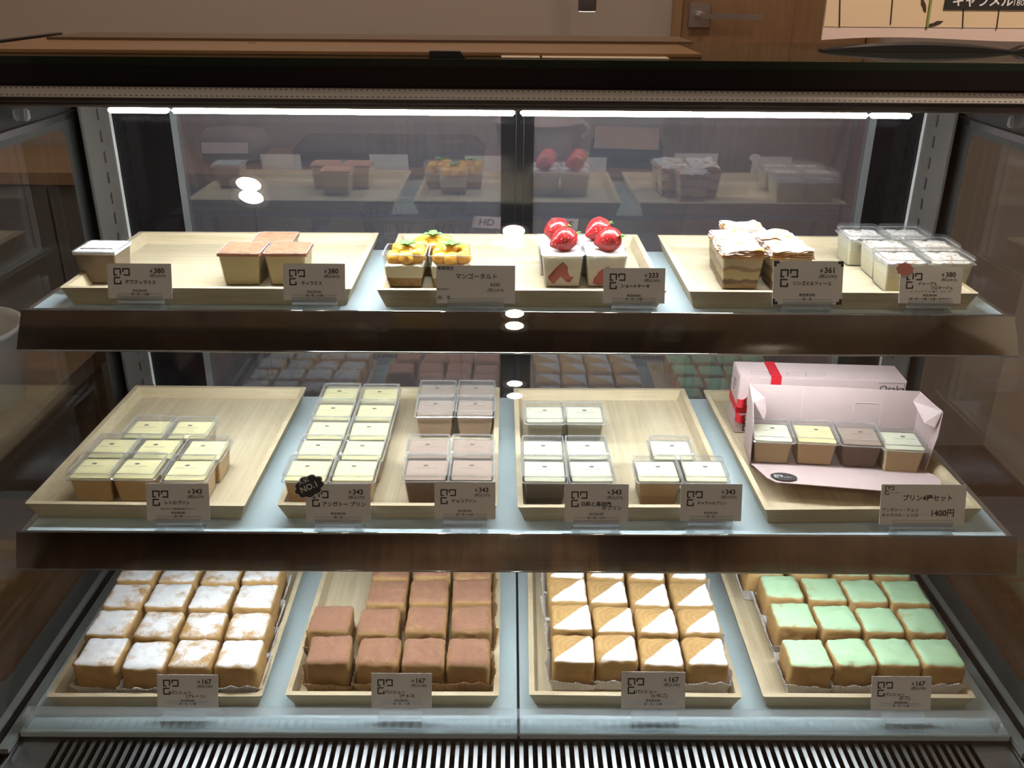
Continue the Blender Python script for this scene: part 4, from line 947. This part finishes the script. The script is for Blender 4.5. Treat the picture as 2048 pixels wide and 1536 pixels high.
for s, zc_, ln in ((1, 0.046, 0.017), (-1, 0.026, 0.016)):
    mb = MB(); pts = []
    for i in range(9):
        u = i/8; pts.append(Vector((-L2-0.001+0.013*u, -D2-0.003-0.006*math.sin(PI*u), zc_+s*0.003*u)))
    mb.loft([[p+Vector((0, 0, dz))+Vector((0, dy, 0)) for dz, dy in ((-0.006, 0), (0.006, 0), (0.006, 0.0006), (-0.006, 0.0006))] for p in pts]); mb.build('bow_loop', m_ribbon, rib)
pm = MB(); Mt = Matrix.Translation((0, 0, H2+0.0002))
for k in range(4):                                             # tick boxes printed on the lid
    x0 = -0.092+0.024*k; x1 = x0+0.024; y0, y1 = -0.018, -0.009
    for (a, b, c_, d) in ((x0, x1, y0, y0+0.0003), (x0, x1, y1-0.0003, y1), (x0, x0+0.0003, y0, y1), (x1-0.0003, x1, y0, y1)):
        pm.add([Mt @ Vector(p) for p in ((a, c_, 0), (b, c_, 0), (b, d, 0), (a, d, 0))], [(0, 1, 2, 3)])
Mf = Matrix.Translation((0, -D2-0.0003, 0)) @ Matrix.Rotation(R(90), 4, 'X')
put_text(pm, 'Osaka', 0.0130, 0.074, H2-0.0165, Mf, bold=0.012)
for (a, b, c_, d) in ((0.072, 0.106, H2-0.0045, H2-0.004), (0.1055, 0.106, H2-0.022, H2-0.004)):
    pm.add([Mf @ Vector(p) for p in ((a, c_, 0), (b, c_, 0), (b, d, 0), (a, d, 0))], [(0, 1, 2, 3)])
seg_logo(pm, -0.0975, 0.0030, 0.0085, Mf, 0.2)
Ml = Matrix.Translation((-L2-0.0003, 0, 0)) @ Matrix.Rotation(R(-90), 4, 'Z') @ Matrix.Rotation(R(90), 4, 'X')
seg_logo(pm, -0.008, 0.053, 0.0075, Ml, 0.2)
pm.build('printing', m_ink, b1)
# open box: floor, back wall, end walls, loose flaps and a drooping front flap
b2 = thing('open_gift_box', 'open pink gift box with its front folded down, holding four puddings', 'gift box', (0.4150, 1.0405, bz), R(-5.5))
hl, hd_ = 0.107, 0.026
def quad_sheet(mb, pts, t=0.0009):
    p = [Vector(q) for q in pts]; n = (p[1]-p[0]).cross(p[2]-p[0]).normalized()*t
    mb.loft([p, [q+n for q in p]])
MB().box(-hl, hl, -hd_, hd_+0.004, 0.0, 0.0008).build('box_floor', m_pink, b2)
mb = MB(); quad_sheet(mb, [(-hl, hd_+0.0035, 0.0008), (hl, hd_+0.0035, 0.0008), (hl, hd_+0.015, 0.083), (-hl, hd_+0.015, 0.083)])
mb.box(-0.035, -0.0345, hd_+0.004, hd_+0.0045, 0.001, 0.0012); bw = mb.build('back_panel', m_pink, b2)
sl_ = MB()                                                    # glue seams and a tuck slit in the back panel
def bp(x, v): return Vector((x, hd_+0.0027+0.0115*v, 0.0008+0.0822*v))
for x in (-0.038, 0.062): sl_.loft([[bp(x, .3), bp(x+0.0006, .3), bp(x+0.0006, .97), bp(x, .97)], [p+Vector((0, -0.0003, 0)) for p in (bp(x, .3), bp(x+0.0006, .3), bp(x+0.0006, .97), bp(x, .97))]])
arc = [bp(0.028+0.002*(1-math.cos(R(a)))-0.0, .62+.16*math.sin(R(a))) for a in range(0, 91, 15)]+[bp(0.058, .78), bp(0.062, .74)]
sl_.tube([p+Vector((0, -0.0006, 0)) for p in arc], 0.0004, 5)
sl_.build('seam', plain('pale_seam', (0.72, 0.58, 0.56), 0.5), bw)
for s in (-1, 1):
    mb = MB(); out = 0.002 if s < 0 else 0.013
    quad_sheet(mb, [(s*hl, -hd_, 0.0008), (s*hl, hd_+0.0035, 0.0008), (s*(hl), hd_+0.015, 0.0825), (s*(hl+out), -0.010, 0.078), (s*(hl+out*0.5), -hd_, 0.050)]); mb.build('end_panel', m_pink, b2)
    mb = MB()
    if s < 0: quad_sheet(mb, [(-hl, hd_+0.014, 0.0828), (-hl-0.001, -0.008, 0.079), (-hl+0.014, -0.006, 0.054), (-hl+0.018, 0.004, 0.060), (-hl+0.018, hd_-0.004, 0.072)])
    else: quad_sheet(mb, [(hl, hd_+0.013, 0.0826), (hl+0.013, -0.009, 0.079), (hl+0.005, -0.016, 0.060), (hl-0.006, -0.010, 0.062), (hl-0.014, hd_-0.006, 0.078)])
    mb.build('corner_flap', m_pink, b2)
fm = MB(); n = 24; rows_ = []                                  # front flap with a curved edge, resting on the tray rim
for i in range(n+1):
    u = i/n; x = -hl+2*hl*u
    cut = min(1, u/0.06, (1-u)/0.06); dep = (0.078+0.012*u)*(0.62+0.38*cut)
    x2 = x*(1-0.06*(1-cut)*0)
    rows_.append([Vector((x2, -hd_-dep*v, 0.0008+0.0195*v+0.004*math.sin(PI*v)*(0.4+u)*0.6)) for v in (0, .25, .5, .75, 1)])
vs = [p for r in rows_ for p in r]; fs = [(i*5+j, (i+1)*5+j, (i+1)*5+j+1, i*5+j+1) for i in range(n) for j in range(4)]
fm.add(vs+[p+Vector((0, 0, 0.0009)) for p in vs], fs+[tuple(reversed([k+len(vs) for k in q])) for q in fs])
edge = [i*5+4 for i in range(n+1)]
fm.f += [(edge[i], edge[i+1], edge[i+1]+len(vs), edge[i]+len(vs)) for i in range(n)]
ff = fm.build('front_flap', m_pink, b2, True); sharp(ff, 30)
st_ = MB(); cx_, cy_ = -hl+0.030, -hd_-0.061
Mo = Matrix.Translation((cx_, cy_, 0.0008+0.0195*(0.061/0.080)+0.0036)) @ Matrix.Rotation(R(-11), 4, 'X') @ Matrix.Rotation(R(0), 4, 'Z')
flat(st_, [(0.0155*math.cos(2*PI*k/40), 0.0150*math.sin(2*PI*k/40)) for k in range(40)], Mo, 0.0003)
so = st_.build('oval_sticker', m_ink, ff)
k = MB(); Mo2 = Mo @ Matrix.Translation((0, 0, 0.0003)); seg_logo(k, -0.0110, -0.0050, 0.0046, Mo2, 0.24); put_text(k, 'アンガトー', 0.0036, -0.0046, -0.0040, Mo2, bold=0.02); k.build('sticker_lettering', m_card, so)

# ------------------------------------------------------------------ things on top of the case
TZ = 1.2172
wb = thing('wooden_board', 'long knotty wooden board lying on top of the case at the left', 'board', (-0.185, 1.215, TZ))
m_pine = wood('pine', (0.36, 0.21, 0.095), (0.24, 0.125, 0.05), (3, 40, 40), 0.35, 0.1)
MB().box(-0.43, 0.40, -0.125, 0.146, 0, 0.004).build('board', m_pine, wb, bevel=0.0008)
MB().box(-0.405, 0.418, 0.035, 0.146, 0.0042, 0.0072).build('shade_band', wood('shaded_pine', (0.17, 0.10, 0.055), (0.13, 0.075, 0.04), (3, 40, 40), 0.4), wb)  # darker raised strip stands in for the shaded band across the board
kn = MB()
for x, y, r in ((-0.03, -0.03, 0.006),): kn.lathe([(r, 0.0040), (r*0.9, 0.0044)], 16, (x-0.105, y+0.03, 0))
kn.build('knot', plain('dark_knot', (0.10, 0.05, 0.025), 0.5), wb)
MB().box(-0.448, -0.436, -0.12, 0.15, 0.0, 0.006).build('end_strip', m_black, wb)
for i, (xa, xb_) in enumerate(((1001, 1085), (1089, 1362))):
    a, b = on_z(xa, 118, TZ+0.0048), on_z(xb_, 121, TZ+0.0048)
    o = MB().box(a.x, b.x, 1.0655, 1.0885, TZ+0.0002, TZ+0.0012).build('paper_slip', plain('cream_paper', (0.72, 0.60, 0.46), 0.6))
    tag(o, ('short cream paper slip lying at the front edge of the case top', 'long cream paper slip lying at the front edge of the case top')[i], 'paper', 'paper slips on the case top')
a = on_z(893, 116, TZ)
ck = thing('black_clip', 'small black clip lying on the front edge of the case top', 'clip', (a.x, 1.077, TZ+0.0002))
ck2 = MB().prism([(-0.020, 0), (0.020, 0), (0.014, 0.0062), (-0.019, 0.0062)], -0.007, 0.007, 'y').build('clip_body', m_black, ck)

# poster stand at the right
YP = 1.215
p0 = on_y(1640, 100, YP)
ps = thing('poster_stand', 'pale pink glossy poster with flower drawing standing on the case top at right', 'poster', (p0.x+0.17, YP, TZ))
m_poster = plain('poster_pink', (0.72, 0.56, 0.51), 0.25, coat=0.4)
n = 30; W2 = 0.17
def zb(u): return 0.0125+0.0055*math.sin(PI*min(1, u*1.5))*(1-u)+0.0*(u)
pts = [(-W2+2*W2*k/n, zb(k/n)) for k in range(n+1)]+[(W2, 0.36), (-W2, 0.36)]
MB().prism([(a, b) for a, b in pts], 0, 0.003, 'y').build('poster_sheet', m_poster, ps)
zc0 = on_y(1760, 54, YP).z-TZ
MB().box(-W2+0.0005, W2, -0.0006, -0.0001, zc0, 0.355).build('cream_field', plain('poster_cream', (0.74, 0.57, 0.39), 0.3, coat=0.4), ps)
m_line = plain('line_ink', (0.05, 0.03, 0.025), 0.5)
def pxp(px, py): q = on_y(px, py, YP-0.001); return Vector((q.x-(p0.x+0.17), -0.0009, q.z-TZ))
for xa, ya_, xb_, yb_ in ((1679, 53, 1680, 0), (1781, 49, 1785, 0), (1925, 56, 1927, 20), (1993, 58, 1998, 22)):
    q, w_ = pxp(xa, ya_), pxp(xb_, yb_); w_ = w_+(w_-q)*(3.0 if yb_ == 0 else 0.2); MB().tube([q, w_], 0.0008, 6).build('drawn_line', m_line, ps)
fl2 = MB(); q, w_ = pxp(1854, 54), pxp(1862, 0); fl2.tube([q, w_, w_+(w_-q)*1.5], 0.0018, 6)
fl2.build('drawn_stem', plain('drawn_green', (0.26, 0.30, 0.10), 0.5), ps)
for (x1, y1, x2, y2, wd_) in ((1854, 53, 1887, 42, 5), (1852, 25, 1843, -4, 5)):
    q, w_ = pxp(x1, y1), pxp(x2, y2); d = (w_-q); nrm = Vector((-d.z, 0, d.x)).normalized()*0.0022
    pts_ = [q, q+d*.2+nrm, q+d*.4+nrm*.7, q+d*.6+nrm*1.2, q+d*.8+nrm*.7, w_, q+d*.8-nrm*.8, q+d*.5-nrm*1.1, q+d*.25-nrm*.8]
    MB().loft([pts_, [p+Vector((0, -0.0003, 0)) for p in pts_]]).build('drawn_leaf', m_line, ps)
q = pxp(1887, 18)
MB().box(q.x, W2, -0.0022, -0.0010, q.z, q.z+0.040).build('black_label', m_ink, ps)
k = MB(); Mb = Matrix.Translation((q.x+0.008, -0.0025, q.z+0.0045)) @ Matrix.Rotation(R(90), 4, 'X')
put_text(k, 'キャラメル', 0.0150, 0, 0, Mb, bold=0.02); put_text(k, '180円(税込)', 0.0098, 0.074, 0.0, Mb, bold=0.0); k.build('label_lettering', m_card, ps)
# black filler standing in for the shaded gap under the poster's curved bottom
bs = MB(); prof_ = []
for i in range(25):
    u = i/24; x = -W2+0.001+(2*W2-0.005)*u; hgt = 0.0012+0.0105*math.sin(PI*min(1, u*1.35+0.02))**0.9 if u < 0.72 else 0.0085
    prof_.append([Vector((x, y_, z_)) for y_, z_ in ((-0.009, 0.0), (0.010, 0.0), (0.010, hgt*0.9), (-0.004, hgt), (-0.009, hgt*0.7))])
bs.loft(prof_); bs.build('gap_shade', plain('matt_black', (0.008, 0.007, 0.007), 0.45), ps)

# ------------------------------------------------------------------ behind the case
ct = thing('back_counter', 'long wooden counter with grey cabinet body along the wall behind the case', 'counter', (-1.0, 2.30, 0))
MB().box(-2.0, 1.365, -0.18, 0.18, 0.853, 0.8806).build('worktop', m_counter, ct)
MB().box(-1.99, 1.355, -0.155, 0.18, 0.0, 0.853).build('cabinet_body', plain('grey_cabinet', (0.20, 0.185, 0.17), 0.5), ct)
for k in range(7): MB().box(-1.99+k*0.478, -1.988+k*0.478+0.002, -0.1572, -0.1552, 0.05, 0.84).build('panel_joint', m_dark, ct)
CZ = 0.8810
wb2 = thing('wooden_bread_box', 'dark brown low wooden box on the counter, left of the bowl', 'box', (-0.288, 2.27, CZ))
m_walnut = wood('walnut', (0.15, 0.075, 0.05), (0.09, 0.042, 0.028), (4, 50, 50), 0.45)
MB().loft([rrect(0.225, 0.055, 0, 0.004), rrect(0.225, 0.055, 0.030, 0.004)]).build('box_body', m_walnut, wb2)
MB().loft([rrect(0.228, 0.058, 0.0305, 0.004), rrect(0.228, 0.058, 0.036, 0.004), rrect(0.205, 0.045, 0.062, 0.02)]).build('box_lid', m_walnut, wb2)
bg = thing('paper_pouch', 'crumpled pale paper pouch with a white label on the counter', 'bag', (-0.665, 2.27, CZ))
blob(bg, 'pouch', plain('grey_paper', (0.40, 0.36, 0.35), 0.6), (0, 0, 0.042), (0.085, 0.045, 0.042), 3, 0.6)
MB().box(-0.055, 0.055, -0.0012, 0.0, -0.012, 0.013).build('pouch_label', m_white, bg, M=Matrix.Translation((-0.01, -0.0475, 0.040)) @ Matrix.Rotation(R(-12), 4, 'X'))
bw2 = thing('mixing_bowl', 'large pale mixing bowl on the counter beside the square tin', 'bowl', (0.070, 2.235, CZ))
MB().lathe([(0.045, 0), (0.075, 0.02), (0.098, 0.06), (0.105, 0.105), (0.108, 0.107), (0.104, 0.109), (0.094, 0.06), (0.070, 0.024), (0.001, 0.012)], 40).build('bowl', plain('pink_bowl', (0.62, 0.54, 0.51), 0.35), bw2, True)
MB().tube([(0.100+0.018*math.sin(PI*k/8), 0, 0.070+0.035*k/8) for k in range(9)], 0.005, 8).build('bowl_handle', m_white, bw2, True)
tb = thing('square_tin', 'black square baking tin with a pale sheet inside, right end of the counter', 'tin', (0.285, 2.295, CZ), R(-7))
mb = MB(); mb.box(-0.085, 0.085, -0.075, 0.075, 0, 0.004).box(-0.085, 0.085, -0.077, -0.073, 0.004, 0.045).box(-0.085, 0.085, 0.073, 0.077, 0.004, 0.045).box(-0.087, -0.083, -0.073, 0.073, 0.004, 0.045).box(0.083, 0.087, -0.073, 0.073, 0.004, 0.045)
mb.build('tin_body', m_black, tb)
MB().prism([(-0.07, 0.006), (0.07, 0.006), (0.07, 0.075), (0.066, 0.075), (-0.07, 0.010)], -0.079, 0.079).build('paper_sheet', plain('tan_paper', (0.50, 0.38, 0.31), 0.6), tb)
# black wire basket, navy tin and a carton on a trolley just behind the doors
tr = thing('black_trolley', 'low dark trolley standing just behind the glass doors', 'trolley', (-0.02, 1.66, 0))
MB().box(-0.45, 0.42, -0.13, 0.14, 0.775, 0.80).build('trolley_top', plain('brown_black', (0.035, 0.026, 0.025), 0.4), tr)
for x in (-0.43, 0.40):
    for y in (-0.11, 0.12): MB().tube([(x, y, 0), (x, y, 0.775)], 0.012, 10).build('leg', m_black, tr, True)
bk = thing('wire_basket', 'black wire basket with zigzag sides seen through the left glass door', 'basket', (-0.166, 1.66, 0.8005))
hx, hy, hz = 0.098, 0.075, 0.108
ring = lambda a, b, z: [(a*math.copysign(abs(math.cos(2*PI*k/40))**0.5, math.cos(2*PI*k/40)), b*math.copysign(abs(math.sin(2*PI*k/40))**0.5, math.sin(2*PI*k/40)), z) for k in range(40)]
MB().tube(ring(hx, hy, hz), 0.007, 8, True).build('top_rim', m_black, bk, True)
MB().tube(ring(hx*0.9, hy*0.9, 0.045), 0.004, 8, True).tube(ring(hx*0.8, hy*0.8, 0.005), 0.004, 8, True).build('lower_ring', m_black, bk, True)
zg = MB(); ra, rbm, rc = ring(hx, hy, hz), ring(hx*0.9, hy*0.9, 0.045), ring(hx*0.8, hy*0.8, 0.005)
for k in range(40):
    zg.tube([ra[k], rbm[(k+1) % 40] if k % 2 else rbm[k-1]], 0.0016, 5); zg.tube([rbm[k], rc[k]], 0.0016, 5)
zg.build('zigzag_wires', m_black, bk)
nt = thing('navy_bottle', 'small navy blue bottle behind the left glass door', 'bottle', (-0.340, 1.64, 0.8005))
MB().lathe([(0.024, 0), (0.026, 0.004), (0.026, 0.05), (0.017, 0.082), (0.015, 0.088)], 28).build('bottle_body', plain('navy', (0.03, 0.035, 0.09), 0.4), nt, True)
MB().lathe([(0.0155, 0.0885), (0.0155, 0.108), (0.014, 0.110)], 24).build('bottle_cap', m_dark, nt, True)
cn = thing('dark_carton', 'dark carton with white letter stickers behind the middle of the glass doors', 'carton', (0.055, 1.67, 0.8005), R(-4))
MB().box(-0.115, 0.110, -0.07, 0.06, 0, 0.082).build('carton_body', plain('dark_brown_carton', (0.055, 0.038, 0.034), 0.6), cn, bevel=0.002)
for txt_, x, wd_, ro in (('HD', -0.092, 0.052, -0.10), ('PCS', 0.047, 0.050, -0.12)):
    Ms = Matrix.Translation((x, -0.035, 0.0835)) @ Matrix.Rotation(ro, 4, 'Z') @ Matrix.Rotation(R(38), 4, 'X')
    k = MB(); flat(k, [(-wd_/2, -0.013), (wd_/2, -0.013), (wd_/2, 0.013), (-wd_/2, 0.013)], Ms @ Matrix.Translation((0, 0, 0.012)), 0.0006); s_o = k.build('sticker', m_card, cn)
    k = MB(); put_text(k, txt_, 0.020, 0, -0.007, Ms @ Matrix.Translation((0, 0, 0.0125)), 'CENTER', 0.03); k.build('sticker_lettering', m_ink, s_o)
# grey hanging lamp in front of the wall
hl2 = on_y(1174, 22, 2.33)
pl = thing('hanging_lamp', 'slim grey metal tube lamp hanging in front of the back wall', 'lamp', (hl2.x, 2.33, hl2.z))
MB().lathe([(0.0205, 0.0), (0.0215, 0.002), (0.0215, 0.16), (0.006, 0.166)], 28).build('lamp_tube', plain('grey_lamp', (0.16, 0.155, 0.16), 0.4, 0.3), pl, True)
MB().tube([(0, 0, 0.166), (0, 0, 2.598-hl2.z)], 0.002, 6).build('cord', m_black, pl)
MB().lathe([(0.0195, 0.0005), (0.0195, -0.0015)], 28).build('lamp_lens', emit('pale_lens', (1, 0.9, 0.75), 1.2), pl)
# white tub on a side stand left of the case
m_stand = wood('stand_wood', (0.22, 0.155, 0.09), (0.15, 0.10, 0.055), (3, 50, 50), 0.45)
sd = thing('side_stand', 'plain wooden side stand at the left end of the case', 'stand', (-0.98, 1.15, 0))
MB().box(-0.30, 0.30, -0.35, 0.30, 0.700, 0.728).build('stand_top', m_stand, sd)
for x in (-0.27, 0.27):
    for y in (-0.32, 0.27): MB().box(x-0.02, x+0.02, y-0.02, y+0.02, 0, 0.70).build('leg', m_stand, sd)
tu = thing('white_tub', 'round white tub on the wooden stand, seen through the left end pane', 'tub', (-0.80, 1.22, 0.7284))
MB().lathe([(0.088, 0), (0.098, 0.10), (0.104, 0.104), (0.104, 0.110), (0.099, 0.110), (0.096, 0.100), (0.086, 0.004), (0.001, 0.003)], 48).build('tub', plain('dull_white_tub', (0.5, 0.47, 0.44), 0.4), tu, True)
